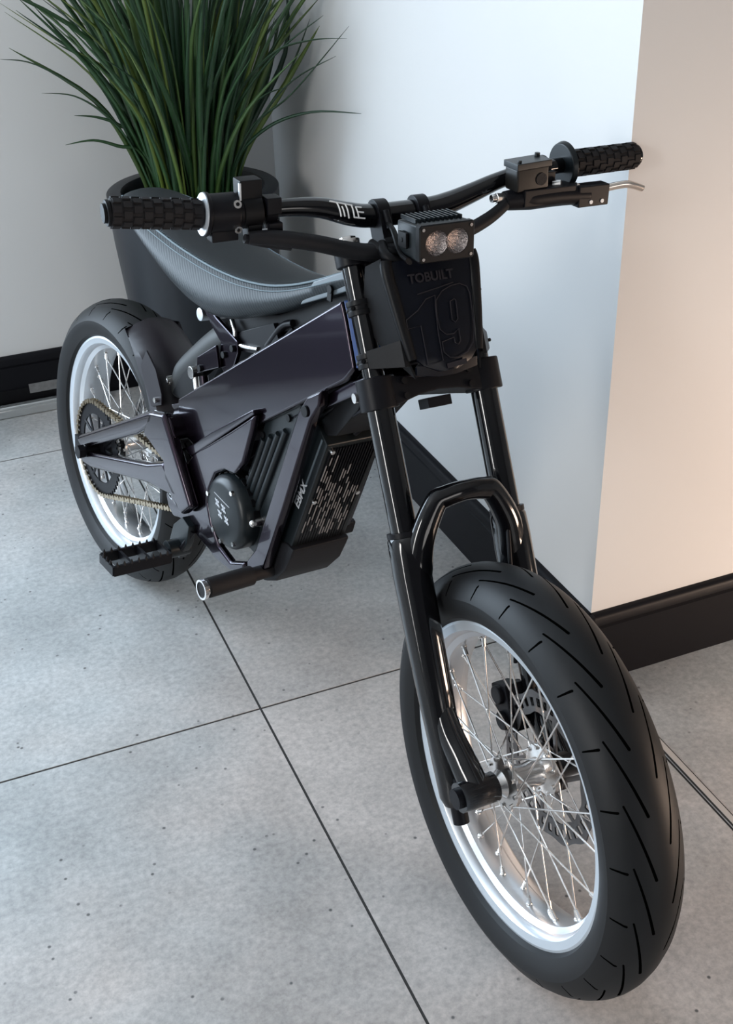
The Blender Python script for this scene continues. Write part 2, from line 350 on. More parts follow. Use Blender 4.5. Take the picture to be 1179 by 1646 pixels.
def blades():
    bm = bmesh.new(); uvl = bm.loops.layers.uv.new('UVMap')
    def blade(pts, wd, shade):
        P = [Vector(p) for p in pts]; Q = []
        n = len(P)
        for i in range(n-1):
            a, b, c, d = P[max(i-1, 0)], P[i], P[i+1], P[min(i+2, n-1)]
            for k in range(5):
                t = k/5; Q.append(.5*((2*b)+(c-a)*t+(2*a-5*b+4*c-d)*t*t+(3*b-a-3*c+d)*t**3))
        Q.append(P[-1]); n = len(Q)
        ang = random.uniform(0, 6.28); rows = []
        side0 = Vector((math.cos(ang), math.sin(ang), 0))
        view = Vector((.35, .93, 0))
        for i, q in enumerate(Q):
            u = i/(n-1); T_ = (Q[min(i+1, n-1)]-Q[max(i-1, 0)]).normalized()
            S = (side0*.6+view.cross(T_).normalized()*.8); S = (S-T_*S.dot(T_)).normalized(); Nn = T_.cross(S)
            hw = wd*(0.75+.5*u if u < .3 else .9)*(1-max(0, (u-.45)/.55)**1.6)+.0004
            rows.append([bm.verts.new(q-S*hw), bm.verts.new(q+Nn*hw*.35), bm.verts.new(q+S*hw), bm.verts.new(q-Nn*hw*.12)])
        for i in range(n-1):
            for j in range(4):
                fc = bm.faces.new((rows[i][j], rows[i][(j+1) % 4], rows[i+1][(j+1) % 4], rows[i+1][j])); fc.smooth = True
                for lp in fc.loops: lp[uvl].uv = (shade, 0)
    base = Vector((0, 0, .545))
    N = 250
    for k in range(N):
        a = random.uniform(0, 2*math.pi); q = math.sqrt(random.random()); r = .105*q
        b0 = Vector((r*math.cos(a), r*math.sin(a), .54)); a2 = a+random.uniform(-.5, .5)
        lean = random.uniform(.05, .19)*(.35+q); h = random.uniform(.42, .86)
        dr = random.choice((0, 0, .04, .10)) * q
        d = Vector((math.cos(a2), math.sin(a2), 0))
        p1 = b0+d*lean*.22+Vector((0, 0, h*.33)); p2 = b0+d*lean*.75+Vector((0, 0, h*.68)); p3 = b0+d*(lean*1.6+dr)+Vector((0, 0, h*(1-dr)))
        lim = lambda v: Vector((min(v.x, .585-.28-.02), min(v.y, 1.51-1.235-.02), v.z))
        p2, p3 = lim(p2), lim(p3)
        blade((b0, p1, p2, p3), random.uniform(.0045, .0098), min(1, max(0, random.gauss(.45, .27))))
    C = Vector((.28, 1.235, 0))
    spec = [[(.19, 1.2, .56), (.137, 1.2, .736), (.059, 1.2, .858), (-.054, 1.2, .944), (-.132, 1.2, .964)],
            [(.19, 1.19, .56), (.137, 1.2, .736), (.082, 1.2, .821), (.018, 1.2, .87), (-.054, 1.2, .884)],
            [(.21, 1.18, .56), (.158, 1.2, .719), (.102, 1.2, .748), (.046, 1.2, .768), (-.019, 1.2, .765)],
            [(.20, 1.2, .56), (.154, 1.2, .749), (.108, 1.2, .797), (.06, 1.2, .819), (.011, 1.2, .828)],
            [(.22, 1.22, .56), (.171, 1.2, .703), (.121, 1.2, .893), (.007, 1.2, .984), (-.112, 1.2, 1.077)],
            [(.24, 1.22, .56), (.19, 1.2, .72), (.14, 1.2, .90), (.05, 1.2, 1.02), (-.05, 1.2, 1.11)],
            [(.24, 1.22, .56), (.20, 1.2, .72), (.16, 1.2, .90), (.10, 1.2, 1.04), (.03, 1.2, 1.15)],
            [(.35, 1.16, .56), (.361, 1.115, .699), (.42, 1.038, .788), (.494, .942, .833), (.572, .835, .842)],
            [(.34, 1.17, .56), (.355, 1.123, .683), (.399, 1.066, .792), (.465, .98, .87), (.558, .857, 1.02)],
            [(.34, 1.18, .56), (.358, 1.119, .684), (.41, 1.051, .807), (.466, .978, .897), (.537, .886, .957)],
            [(.33, 1.18, .56), (.345, 1.13, .72), (.376, 1.095, .858), (.438, 1.014, .953), (.499, .935, .986), (.555, .863, .995)],
            [(.34, 1.17, .56), (.348, 1.13, .68), (.355, 1.122, .785), (.393, 1.073, .874), (.449, 1.001, .961), (.52, .908, 1.038)],
            [(.33, 1.17, .56), (.34, 1.14, .70), (.37, 1.10, .80), (.42, 1.04, .86), (.46, 1.0, .88)]]
    for i, s in enumerate(spec): blade([Vector(p)-C for p in s], .0042, (.2, .3, .5, .35, .9, .8, .6, .1, .2, .15, .25, .2, .2)[i])
    me = bpy.data.meshes.new('foliage'); bm.to_mesh(me); bm.free(); me.materials.append(M['leaf'])
    o = bpy.data.objects.new('foliage', me); COL.objects.link(o); o.parent = pl
blades()

# ------------------------------------------------------------------ the motorbike
AZ, LEAN = -1.3566, .1304
Mb = Matrix.Translation((-.1042, .5731, 0)) @ Matrix.Rotation(AZ, 4, 'Z') @ Matrix.Rotation(-LEAN, 4, 'X')
bike = empty('electric_dirt_bike', Mb, 'dark purple electric dirt bike with silver spoked wheels parked on the tiled floor', 'motorcycle')
WB, RW, RAKE, STEER = 1.2331, .297, .4819, -.1712
K = Vector((-math.sin(RAKE), 0, math.cos(RAKE))); G = Vector((math.cos(RAKE), 0, math.sin(RAKE)))
AX = Vector((WB, 0, RW))-.035*G
S4 = Matrix.Translation(AX) @ Matrix.Rotation(STEER, 4, K) @ Matrix.Translation(-AX)
def fk(t, g, y=0): return AX+K*t+G*g+Vector((0, y, 0))       # fork space: along, ahead, sideways

def wheel(cx, xf, ty_w, front):
    """rim is the part; tyre, hub, discs and every spoke are its sub-parts"""
    c = (cx, 0, RW); hw = .037 if front else .043
    half = [(hw, .2295), (hw+.0015, .222), (hw-.001, .2115), (hw-.005, .2085), (hw-.014, .206), (hw-.020, .199), (hw*.25, .1965)]
    prof = half+[(-y, r) for y, r in half[::-1]]+[(-hw+.006, .221), (hw-.006, .221)]
    m = MB(); m.lathe(prof, c, seg=144)
    rim = m.build('wheel_rim', 'alu', bike, xf, sharp=22, label='silver aluminium rim')
    # flange ring faces are a satin silver
    rim.data.materials.append(M['flange'])
    for p in rim.data.polygons:
        if p.index % len(prof) in (0, 1, len(half)*2-3, len(half)*2-2): p.material_index = 1
    # tyre
    w = ty_w
    tp = [(w*.66, .2235), (w*.84, .230), (w*.97, .243), (w, .254), (w*1.005, .2585), (w*.955, .2655), (w*.80, .2785), (w*.62, .2865), (w*.40, .2925), (w*.18, .2962), (0, .297)]
    full = tp+[(-y, r) for y, r in tp[-2::-1]]
    arc = [0.]
    for i in range(1, len(full)): arc.append(arc[-1]+math.dist(full[i], full[i-1]))
    mid = arc[len(tp)-1]; arc = [mid-a for a in arc]      # >0 on +y side
    bm = bmesh.new(); uvl = bm.loops.layers.uv.new('UVMap'); seg = 160; rings = []
    for k in range(seg):
        a = 2*math.pi*k/seg; rings.append([bm.verts.new((c[0]+r*math.cos(a), y, c[2]+r*math.sin(a))) for y, r in full])
    n = len(full)
    for k in range(seg):
        A, B = rings[k], rings[(k+1) % seg]
        for j in range(n-1):
            fc = bm.faces.new((A[j], B[j], B[j+1], A[j+1])); fc.smooth = True
            for lp, (uu, vv) in zip(fc.loops, ((k, arc[j]), (k+1, arc[j]), (k+1, arc[j+1]), (k, arc[j+1]))): lp[uvl].uv = (uu/seg, vv)
        bm.faces.new((A[n-1], B[n-1], B[0], A[0]))
    bmesh.ops.transform(bm, matrix=xf, verts=bm.verts); bmesh.ops.recalc_face_normals(bm, faces=bm.faces)
    for e in bm.edges:
        if len(e.link_faces) == 2 and e.calc_face_angle(0) > 24*D2R: e.smooth = False
    me = bpy.data.meshes.new('tyre'); bm.to_mesh(me); bm.free(); me.materials.append(M['tyre'])
    ty = bpy.data.objects.new('tyre', me); COL.objects.link(ty); ty.parent = rim
    # hub
    m = MB(); fl = .030
    prof = [(-.055, .001), (-.055, .013), (-fl-.012, .016), (-fl-.006, .020), (-fl-.003, .037), (-fl+.002, .037), (-fl+.006, .020), (0, .0165), (fl-.006, .020), (fl-.002, .037), (fl+.003, .037), (fl+.006, .020), (fl+.012, .016), (.055, .013), (.055, .001)]
    m.lathe(prof, c, seg=48, closed=False); m.build('hub', 'steel', rim, xf, sharp=30, label='polished silver hub')
    # spokes
    for k in range(36):
        side = 1 if k % 2 else -1; grp = (k//2) % 2
        ar = 2*math.pi*(k+.5)/36; ah = ar+(1 if grp else -1)*62*D2R*(1 if side > 0 else -1)
        yo = side*(fl+(.004 if grp else -.002))
        p0 = Vector((c[0]+.033*math.cos(ah), yo, c[2]+.033*math.sin(ah))); p1 = Vector((c[0]+.199*math.cos(ar), side*.006, c[2]+.199*math.sin(ar)))
        m = MB(); m.cyl(p0, p1, .0013, seg=8); d = (p1-p0).normalized()
        m.cyl(p1-d*.017, p1+d*.003, .0030, .0034, seg=8); m.sphere(p1-d*.002, .0048, seg=8)
        m.cyl(p0-Vector((0, side*.004, 0)), p0+Vector((0, side*.003, 0)), .003, seg=8)
        m.build('spoke', 'steel', rim, xf)
    return rim
I4 = Matrix()
rf = wheel(WB, S4, .053, True)
rr = wheel(0, I4, .060, False)

def disc(cx, y, r, parent, xf, nm='brake_disc', holes=36, inner=.72, arms=6, mname='disc'):
    """thin wavy disc: outer ring with slots, and a spider of arms"""
    bm = bmesh.new(); seg = 216; th = .0022
    def ringv(rad, yy, wave=0): return [bm.verts.new((cx+(rad*(1+wave*math.cos(2*math.pi*k/seg*12)))*math.cos(2*math.pi*k/seg), yy, RW+(rad*(1+wave*math.cos(2*math.pi*k/seg*12)))*math.sin(2*math.pi*k/seg))) for k in range(seg)]
    rad = [inner*r, (inner+.085)*r, (inner+.20)*r, r]; wv = (.02, 0, 0, .022)
    A = [ringv(q, y-th/2, v) for q, v in zip(rad, wv)]; B = [ringv(q, y+th/2, v) for q, v in zip(rad, wv)]
    for L_ in (A, B):
        for i in range(3):
            for k in range(seg):
                if i == 1 and (k % 6) in (0, 1, 2): continue
                bm.faces.new((L_[i][k], L_[i][(k+1) % seg], L_[i+1][(k+1) % seg], L_[i+1][k]))
    for i in (0, 3):
        for k in range(seg): bm.faces.new((A[i][k], A[i][(k+1) % seg], B[i][(k+1) % seg], B[i][k]))
    m = MB(); m.bm.free(); m.bm = bm
    for k in range(arms):
        a = 2*math.pi*k/arms; b = a+.5
        p0 = Vector((cx+.030*math.cos(a), y, RW+.030*math.sin(a))); p1 = Vector((cx+inner*r*1.03*math.cos(b), y, RW+inner*r*1.03*math.sin(b)))
        m.tube([p0, (p0+p1)/2, p1], .0042, seg=6, smooth=False, flat=.35, upv=(0, 1, 0))
    m.lathe([(-.0015, .022), (-.0015, .036), (.0015, .036), (.0015, .022)], (cx, y, RW), seg=36)
    return m.build(nm, mname, parent, xf, label='slotted wavy brake disc')
disc(WB, .040, .108, rf, S4)
disc(0, .050, .095, rr, I4)

# ---- rear drive: sprocket, chain
def sprocket():
    bm = bmesh.new(); n = 48; r1 = .097; y0, y1 = -.0765, -.0735
    out = []
    for k in range(n*4):
        a = 2*math.pi*k/(n*4); out.append((r1+(.0035 if k % 4 in (1, 2) else -.0025), a))
    def ring(f_, yy): return [bm.verts.new((f_(k)[0]*math.cos(f_(k)[1]), yy, RW+f_(k)[0]*math.sin(f_(k)[1]))) for k in range(n*4)]
    fo = lambda k: out[k]; fi = lambda k: (.072, out[k][1])
    A, B, C_, D_ = ring(fo, y0), ring(fi, y0), ring(fo, y1), ring(fi, y1); N_ = n*4
    for k in range(N_):
        j = (k+1) % N_
        bm.faces.new((A[k], A[j], B[j], B[k])); bm.faces.new((C_[k], D_[k], D_[j], C_[j])); bm.faces.new((A[k], C_[k], C_[j], A[j])); bm.faces.new((B[k], B[j], D_[j], D_[k]))
    m = MB(); m.bm.free(); m.bm = bm
    for k in range(6):
        a = 2*math.pi*(k+.3)/6
        for da in (-.20, .20):
            p0 = Vector((.030*math.cos(a), -.075, RW+.030*math.sin(a))); p1 = Vector((.075*math.cos(a+da), -.075, RW+.075*math.sin(a+da)))
            m.tube([p0, p1], .0042, seg=6, smooth=False, flat=.5, upv=(0, 1, 0))
    m.lathe([(-.0785, .014), (-.0785, .036), (-.055, .036), (-.055, .014)], (0, 0, RW), seg=36)
    return m.build('rear_sprocket', 'black_satin', rr, sharp=30, label='black toothed rear sprocket')
sprocket()
def chain():
    R1, R2, cx2, cz2 = .0985, .030, .42, .372; y = -.075
    c1 = Vector((0, 0, RW)); c2 = Vector((cx2, 0, cz2)); d = c2-c1; L = d.length; base = math.atan2(d.z, d.x); off = math.acos((R1-R2)/L)
    pts = []
    for k in range(41):
        a = base+off+(2*math.pi-2*off)*k/40; pts.append(Vector((R1*math.cos(a), y, RW+R1*math.sin(a))))
    for k in range(11):
        a = base-off+(2*off)*k/10; pts.append(Vector((cx2+R2*math.cos(a), y, cz2+R2*math.sin(a))))
    pts.append(pts[0].copy())
    ln = [0]; 
    for i in range(1, len(pts)): ln.append(ln[-1]+(pts[i]-pts[i-1]).length)
    n = int(ln[-1]/.0127); n -= n % 2; P = []
    for k in range(n):
        s = ln[-1]*k/n; i = max(j for j in range(len(ln)) if ln[j] <= s); i = min(i, len(pts)-2)
        P.append(pts[i].lerp(pts[i+1], (s-ln[i])/(ln[i+1]-ln[i]+1e-9)))
    m = MB()
    for k in range(n):
        a, b = P[k], P[(k+1) % n]; dd = (b-a).normalized(); ang = math.atan2(dd.z, dd.x); w_ = .0052 if k % 2 else .0036
        for s in (-1, 1):
            mid = (a+b)/2+Vector((0, s*w_, 0))
            m.box(mid, (.0125, .0013, .0045), Matrix.Rotation(-ang, 3, 'Y'))
            for e in (a, b): m.cyl(e+Vector((0, s*w_-.0006, 0)), e+Vector((0, s*w_+.0007, 0)), .0052, seg=8)
        m.cyl(a-Vector((0, .0052, 0)), a+Vector((0, .0052, 0)), .0024, seg=8)
    m.build('drive_chain', 'chain', bike, label='golden steel drive chain')
chain()

# ---- swingarm: two tubes each side meeting an upright, joined across the front
def swingarm():
    m = MB()
    for s in (-1, 1):
        yo, yi = s*.105, s*.083
        if s > 0: yo, yi = .095, .075
        m.prism([(-.050, .306), (-.035, .318), (.287, .491), (.312, .500), (.302, .470), (.240, .428), (-.022, .292)], yo, yi)
        m.prism([(-.040, .283), (.016, .300), (.281, .386), (.345, .415), (.418, .369), (.281, .345), (.024, .268), (-.02, .262)], yo, yi)
        m.prism([(.290, .496), (.348, .510), (.484, .452), (.470, .400), (.418, .369), (.345, .405), (.262, .436)] if False else
                [(.262, .440), (.287, .492), (.345, .508), (.455, .372), (.418, .340), (.352, .384), (.345, .415)], yo, yi)
    m.prism([(.300, .490), (.350, .505), (.378, .470), (.340, .440)], -.10, .09)
    m.prism([(.36, .39), (.40, .37), (.395, .34), (.365, .35)], -.10, .09)
    o = m.build('swingarm', 'paint', bike, bevel=.008, bseg=3)
    m = MB(); m.box((-.03, -.094, .293), (.06, .016, .034)); m.box((-.03, .085, .293), (.06, .016, .034)); m.cyl((0, -.118, RW), (0, .105, RW), .009); m.cyl((0, -.122, RW), (0, -.108, RW), .015, seg=6)
    m.build('axle_block', 'black_satin', o, bevel=.001)
    m = MB()   # V-shaped purple yoke above the swingarm pivot
    m.tube([(.312, -.052, .500), (.372, -.05, .452), (.42, -.05, .53)], .008, smooth=False, seg=8, flat=.7)
    m.prism([(.29, .498), (.35, .525), (.405, .515), (.375, .452)], -.06, .05)
    m.build('shock_yoke', 'paint', o, bevel=.003)
    m = MB(); m.prism([(.262, .508), (.300, .560), (.335, .590), (.350, .560), (.345, .508)], -.045, -.030); m.prism([(.262, .508), (.300, .560), (.335, .590), (.350, .560), (.345, .508)], .03, .045)
    m.build('linkage_arm', 'black_dark', o, bevel=.003)
swingarm()

# ---- rear hugger fender following the tyre
def hugger():
    rings = []
    for k in range(13):
        a = (72-46*k/12)*D2R; w_ = .058 if k < 7 else .058+(k-6)*.002; t_ = k/12
        rr_ = .309+.004*math.sin(t_*3.1)
        pr = [(-w_, rr_-.045*min(1, t_*2.2+.25)), (-w_*.97, rr_-.018), (-w_*.62, rr_-.002), (-w_*.22, rr_+.006), (w_*.22, rr_+.006), (w_*.62, rr_-.002), (w_*.97, rr_-.018), (w_, rr_-.045*min(1, t_*2.2+.25))]
        th = .003
        pr2 = [(y*.95, r-th) for y, r in pr[::-1]]
        rings.append([Vector((r*math.cos(a), y, RW+r*math.sin(a))) for y, r in pr+pr2])
    m = MB(); m.loft(rings)
    m.prism([(.175, .535), (.198, .500), (.222, .470), (.262, .488), (.262, .508), (.238, .548), (.20, .572)], -.0655, -.0625)
    o = m.build('rear_fender', 'fender', bike, sharp=45)
    m = MB(); m.cyl((.246, -.060, .492), (.246, -.072, .492), .005, seg=10); m.build('bolt', 'steel', o)
M['fender'] = mat('dark_plum_plastic', (0.013, 0.010, 0.014, 1), .42, spec=.35)
hugger()

# ---- main frame spars
def frame():
    m = MB()
    for s in (-1, 1):
        m.prism([(.334, .527), (.812, .846), (.827, .821), (.856, .760), (.835, .735), (.601, .576), (.392, .461), (.364, .466), (.338, .487)], s*.070, s*.046)
    fr = m.build('frame_spar', 'paint', bike, bevel=.005, bseg=3)
    # gussets running from the spars in to the head tube
    m = MB()
    for s in (-1, 1):
        A = [(.812, s*.066, .846), (.826, s*.066, .821), (.854, s*.066, .760), (.854, s*.046, .760), (.826, s*.046, .821), (.812, s*.046, .846)]
        B = [(.845, s*.040, .850), (.862, s*.040, .815), (.885, s*.040, .770), (.885, s*.02, .770), (.862, s*.02, .815), (.845, s*.02, .850)]
        m.loft([[Vector(v) for v in A], [Vector(v) for v in B]])
    m.build('head_gusset', 'blue_sheen', fr, bevel=.002, label='blue-sheened gusset beside the head tube')
    m = MB(); m.cyl(fk(.585, -.055), fk(.715, -.055), .027, seg=32); m.cyl(fk(.578, -.055), fk(.588, -.055), .031); m.cyl(fk(.712, -.055), fk(.724, -.055), .031)
    m.build('head_tube', 'black_satin', fr)
    m = MB()  # lower gusset under the head tube
    m.prism([(.835, .735), (.868, .752), (.862, .725), (.760, .660), (.700, .622), (.65, .600)], -.060, .060)
    m.build('lower_gusset', 'paint', fr, bevel=.004)
    # battery box between the spars
    m = MB(); m.prism([(.40, .50), (.44, .565), (.80, .80), (.835, .745), (.62, .585), (.46, .48)], -.044, .044); m.build('battery_box', 'black_dark', fr, bevel=.003)
    # rear seat mount tower
    for s in (-1, 1):
        m = MB()
        m.prism([(.383, .712), (.402, .722), (.436, .706), (.508, .688), (.512, .668), (.500, .640), (.470, .618), (.452, .628), (.452, .668), (.425, .684)], s*.054, s*.046)
        m.build('seat_bracket', 'paint', fr, bevel=.003)
        m = MB(); m.prism([(.388, .592), (.388, .622), (.452, .664), (.464, .628)], s*.062, s*.056); m.build('side_tab', 'paint', fr, bevel=.002)
    for x, z, y in ((.404, .607, -.064), (.470, .652, -.056), (.498, .672, -.056)):
        m = MB(); m.cyl((x, y+.004, z), (x, y-.003, z), .006, seg=12); m.build('bolt', 'black_dark', fr, bevel=.001)
    m = MB(); m.cyl((.383, -.056, .695), (.383, .056, .695), .0115, seg=20); m.build('cross_shaft', 'alu', fr, bevel=.002, label='polished cross shaft')
    m = MB(); m.cyl((.352, -.055, .580), (.352, -.035, .580), .011, seg=16); m.cyl((.352, -.045, .58), (.372, -.050, .545), .006, seg=12); m.build('link_bolt', 'steel', fr, bevel=.001)
    m = MB(); m.cyl((.392, -.05, .588), (.398, -.05, .568), .008, seg=14); m.build('adjuster', 'paint', fr)
    return fr
fr = frame()
# shock absorber
m = MB(); m.tube([(.262, -.018, .505), (.275, -.018, .545), (.325, -.018, .590), (.40, -.018, .648), (.47, -.018, .69)], [.024, .028, .028, .028, .026], seg=24)
M['sleeve'] = mat('charcoal_sleeve', (0.016, 0.018, 0.019, 1), .55)
m.build('shock_absorber', 'sleeve', bike)
m = MB(); m.box((.255, -.040, .530), (.016, .02, .010), Matrix.Rotation(.6, 3, 'Y')); m.cyl((.258, -.054, .532), (.258, -.040, .532), .005, seg=12); m.build('shock_clamp', 'steel', bike, bevel=.002)

# ---- lower frame plates round the motor
PL = [(.353, .392), (.395, .430), (.427, .466), (.475, .499), (.545, .550), (.618, .606), (.612, .575), (.590, .510), (.565, .478), (.530, .472), (.499, .452), (.479, .414), (.474, .387), (.489, .353), (.518, .322), (.559, .312), (.606, .334), (.606, .312), (.560, .293), (.510, .290), (.470, .298), (.437, .303), (.404, .313), (.372, .308), (.347, .300), (.325, .312), (.316, .332), (.320, .355)]
for s in (-1, 1):
    m = MB(); m.prism(PL, s*.083, s*.068); pm = m.build('motor_plate', 'paint', bike, bevel=.006, bseg=3)
    m = MB(); m.cyl((.343, s*.078, .350), (.343, s*.0855, .350), .0155, seg=32); m.build('pivot_cap', 'alu', pm, bevel=.002, label='silver ringed pivot cap')
    m = MB(); m.cyl((.343, s*.080, .350), (.343, s*.0865, .350), .011, seg=32); m.build('pivot_inset', 'black_dark', pm)
    m = MB(); m.cyl((.343, s*.080, .350), (.343, s*.088, .350), .0055, seg=6); m.build('pivot_bolt', 'alu', pm, bevel=.001)
    # top ledge curling out to the rear
    m = MB(); m.prism([(.372, .440), (.392, .452), (.412, .448), (.618, .606), (.612, .612), (.480, .522), (.42, .476), (.38, .452)], s*.083, s*.058); m.build('plate_ledge', 'paint_light', bike, bevel=.003) if False else m.build('plate_ledge', 'paint', pm, bevel=.003)
    m = MB(); m.prism([(.735, .655), (.755, .684), (.789, .706), (.788, .682), (.768, .652), (.708, .478), (.656, .336), (.630, .310), (.606, .314), (.606, .336), (.632, .372)], s*.078, s*.060); st = m.build('down_strut', 'paint', bike, bevel=.004, bseg=3)
    m = MB(); m.cyl((.755, s*.076, .662), (.755, s*.081, .662), .009, seg=20); m.build('strut_bolt', 'black_dark', st, bevel=.001)

# ---- motor, ribbed cover
m = MB(); m.cyl((.55, -.045, .403), (.55, .055, .403), .076, seg=48); m.cyl((.55, .055, .403), (.55, .075, .403), .066, seg=48); mo = m.build('motor', 'cover', bike, bevel=.004)
m = MB(); m.lathe([(0, .002), (0, .052), (-.004, .062), (-.012, .066), (-.045, .066)], (.55, -.092, .403), seg=64, closed=False)
m2 = MB(); m2.lathe([(0, .001), (0, .050), (.004, .060), (.012, .065), (.050, .065)], (.55, -.094, .403), seg=64, closed=False); m2.build('motor_cover', 'cover', mo, sharp=50, label='round black motor cover with silver marks')
m.bm.free()
m = MB()
for k in range(9):
    a = (18+k*17)*D2R; m.box((.55+.0665*math.cos(a), -.066, .403+.0665*math.sin(a)), (.002, .012, .013), Matrix.Rotation(-a, 3, 'Y'))
m.build('cooling_slots', 'black_dark', mo)
for a in (62, 165, -48, -125, -95):
    m = MB(); a_ = a*D2R; m.cyl((.55+.055*math.cos(a_), -.088, .403+.055*math.sin(a_)), (.55+.055*math.cos(a_), -.096, .403+.055*math.sin(a_)), .0045, seg=6); m.build('cover_bolt', 'steel', mo)
# the flame-like mark on the cover: four jagged crosses in two rows
m = MB(); yy = -.0945
for cx_, cz_ in ((.531, .415), (.552, .413), (.541, .398), (.563, .396)):
    for (dx, dz, l, wd) in ((1, -.75, .014, .0030), (1, .9, .010, .0035), (.3, -1, .009, .003)):
        a = math.atan2(dz, dx); m.box((cx_, yy, cz_), (l*1.35, .0008, wd), Matrix.Rotation(-a, 3, 'Y'))
m.box((.545, yy, .4265), (.052, .0008, .0011), Matrix.Rotation(.12, 3, 'Y'))
m.build('cover_mark', 'emblem', mo, label='silver jagged mark')
m = MB(); m.prism([(.614, .587), (.716, .657), (.712, .634), (.612, .340), (.575, .345), (.565, .44), (.560, .462)], -.060, -.045)
rc = m.build('ribbed_cover', 'cover', bike, bevel=.004)
m = MB()
for k in range(4):
    a = Vector((.618+.021*k, -.061, .560+.013*k)); b = Vector((.562+.015*k, -.061, .425+.002*k)); m.tube([a, b], .0062, seg=10, smooth=False)
m.build('rib', 'cover', rc)
for x, z in ((.613, .566), (.686, .622), (.574, .472), (.596, .478)):
    m = MB(); m.cyl((x, -.058, z), (x, -.064, z), .006, seg=14); m.build('cover_screw', 'black_dark', rc, bevel=.001)
m = MB(); m.cyl((.618, -.060, .412), (.618, -.074, .412), .009, .006, seg=16); m.sphere((.618, -.076, .412), .007); m.cyl((.618, -.072, .412), (.632, -.080, .418), .003, seg=8); m.build('drain_fitting', 'steel', rc, label='bright steel fitting')

# ---- controller, grille, belly pan
m = MB(); m.prism([(.724, .655), (.78, .612), (.70, .40), (.66, .39), (.64, .40)], -.052, .052); ct = m.build('controller', 'cover', bike, bevel=.003)
rotg = math.atan2(.602-.400, .772-.693)
def gp(u, v, h=0):   # u across (y), v up the grille 0..1, h out in front
    b = Vector((.693, 0, .400)); d = Vector((.079, 0, .202)); n = Vector((.202, 0, -.079)).normalized()
    return b+d*v+Vector((0, u, 0))+n*h
m = MB(); dn = Vector((.079, 0, .202)).normalized()
def gbox(mb, u0, u1, v0, v1, h0, h1): mb.loft([[gp(u0, v0, h0), gp(u1, v0, h0), gp(u1, v1, h0), gp(u0, v1, h0)], [gp(u0, v0, h1), gp(u1, v0, h1), gp(u1, v1, h1), gp(u0, v1, h1)]])
gbox(m, -.047, .047, -.04, 1.04, -.002, .002); gr = m.build('grille', 'black_dark', bike, label='black slotted grille')
m = MB()
for k in range(17):
    u = -.042+.0840*k/16; gbox(m, u-.0008, u+.0008, -.03, 1.02, .002, .007)
m.build('grille_bar', 'black_satin', gr)
m = MB(); random.seed(3)
for k in range(16):
    u = -.042+.0840*k/16; c_ = .62+.12*math.sin(k*.9)-.02*k
    for q in range(4):
        v0 = c_-.42+q*.19+random.uniform(-.06, .06); v1 = v0+random.uniform(.06, .17)
        if .08 < v0 and v1 < .95: gbox(m, u-.0009, u+.0009, v0, v1, .0066, .0075)
m.build('grille_mesh', 'grille_grey', gr, label='pale grey print behind the bars') if False else None
M['grille_grey'] = mat('grille_grey', (0.22, 0.21, 0.21, 1), .5)
m.build('grille_print', 'grille_grey', gr, label='pale grey print on the bars')
for u in (-.041, .041):
    for v in (0, .5, 1):
        m = MB(); m.cyl(gp(u, v, .004), gp(u, v, .010), .0038, seg=12); m.build('grille_bolt', 'steel', gr)
m = MB(); m.box(gp(-.051, .80, -.010), (.004, .004, .11), Matrix.Rotation(math.atan2(.079, .202), 3, 'Y')); m.build('edge_strip', 'nose', ct)
m = MB(); gx = Vector((.720, -.0535, .505))
xf = Matrix.Translation(gx) @ Matrix(((dn.x, dn.z*-.0-dn.z, 0, 0), (0, 0, -1, 0), (dn.z, dn.x, 0, 0), (0, 0, 0, 1)))
text_mesh('EBMX', .021, 'emblem', ct, xf, 'controller_lettering', bold=.0004)
m.bm.free()
m = MB(); m.prism([(.640, .392), (.612, .306), (.625, .300), (.66, .318), (.690, .352), (.705, .385), (.712, .402), (.69, .405)], -.056, .056); bp_ = m.build('belly_pan', 'black_matte', bike, bevel=.006)
m = MB()
for k in range(4): m.box((.652-.007*k, -.0565, .378-.0165*k), (.008, .002, .011), Matrix.Rotation(.35, 3, 'Y'))
m.build('vent_hole', 'black_dark', bp_)
m = MB()
m.tube([(.80, -.03, .690), (.77, -.045, .665), (.735, -.045, .630), (.72, -.048, .60)], .0032); m.tube([(.86, -.05, .70), (.82, -.04, .672), (.76, -.035, .640), (.72, -.045, .58)], .0028)
m.tube([(.84, .02, .69), (.80, .02, .655), (.775, 0, .62)], .004)
m.build('cable_loom', 'black_satin', bike)
m = MB(); m.prism([(.70, .63), (.80, .69), (.85, .715), (.84, .69), (.79, .63), (.72, .60)], -.045, .045); m.build('wiring_tray', 'black_dark', bike, bevel=.003)
m = MB(); m.box((.655, -.056, .445), (.03, .006, .10), Matrix.Rotation(.37, 3, 'Y')); m.build('side_bracket', 'black_dark', ct, bevel=.001)

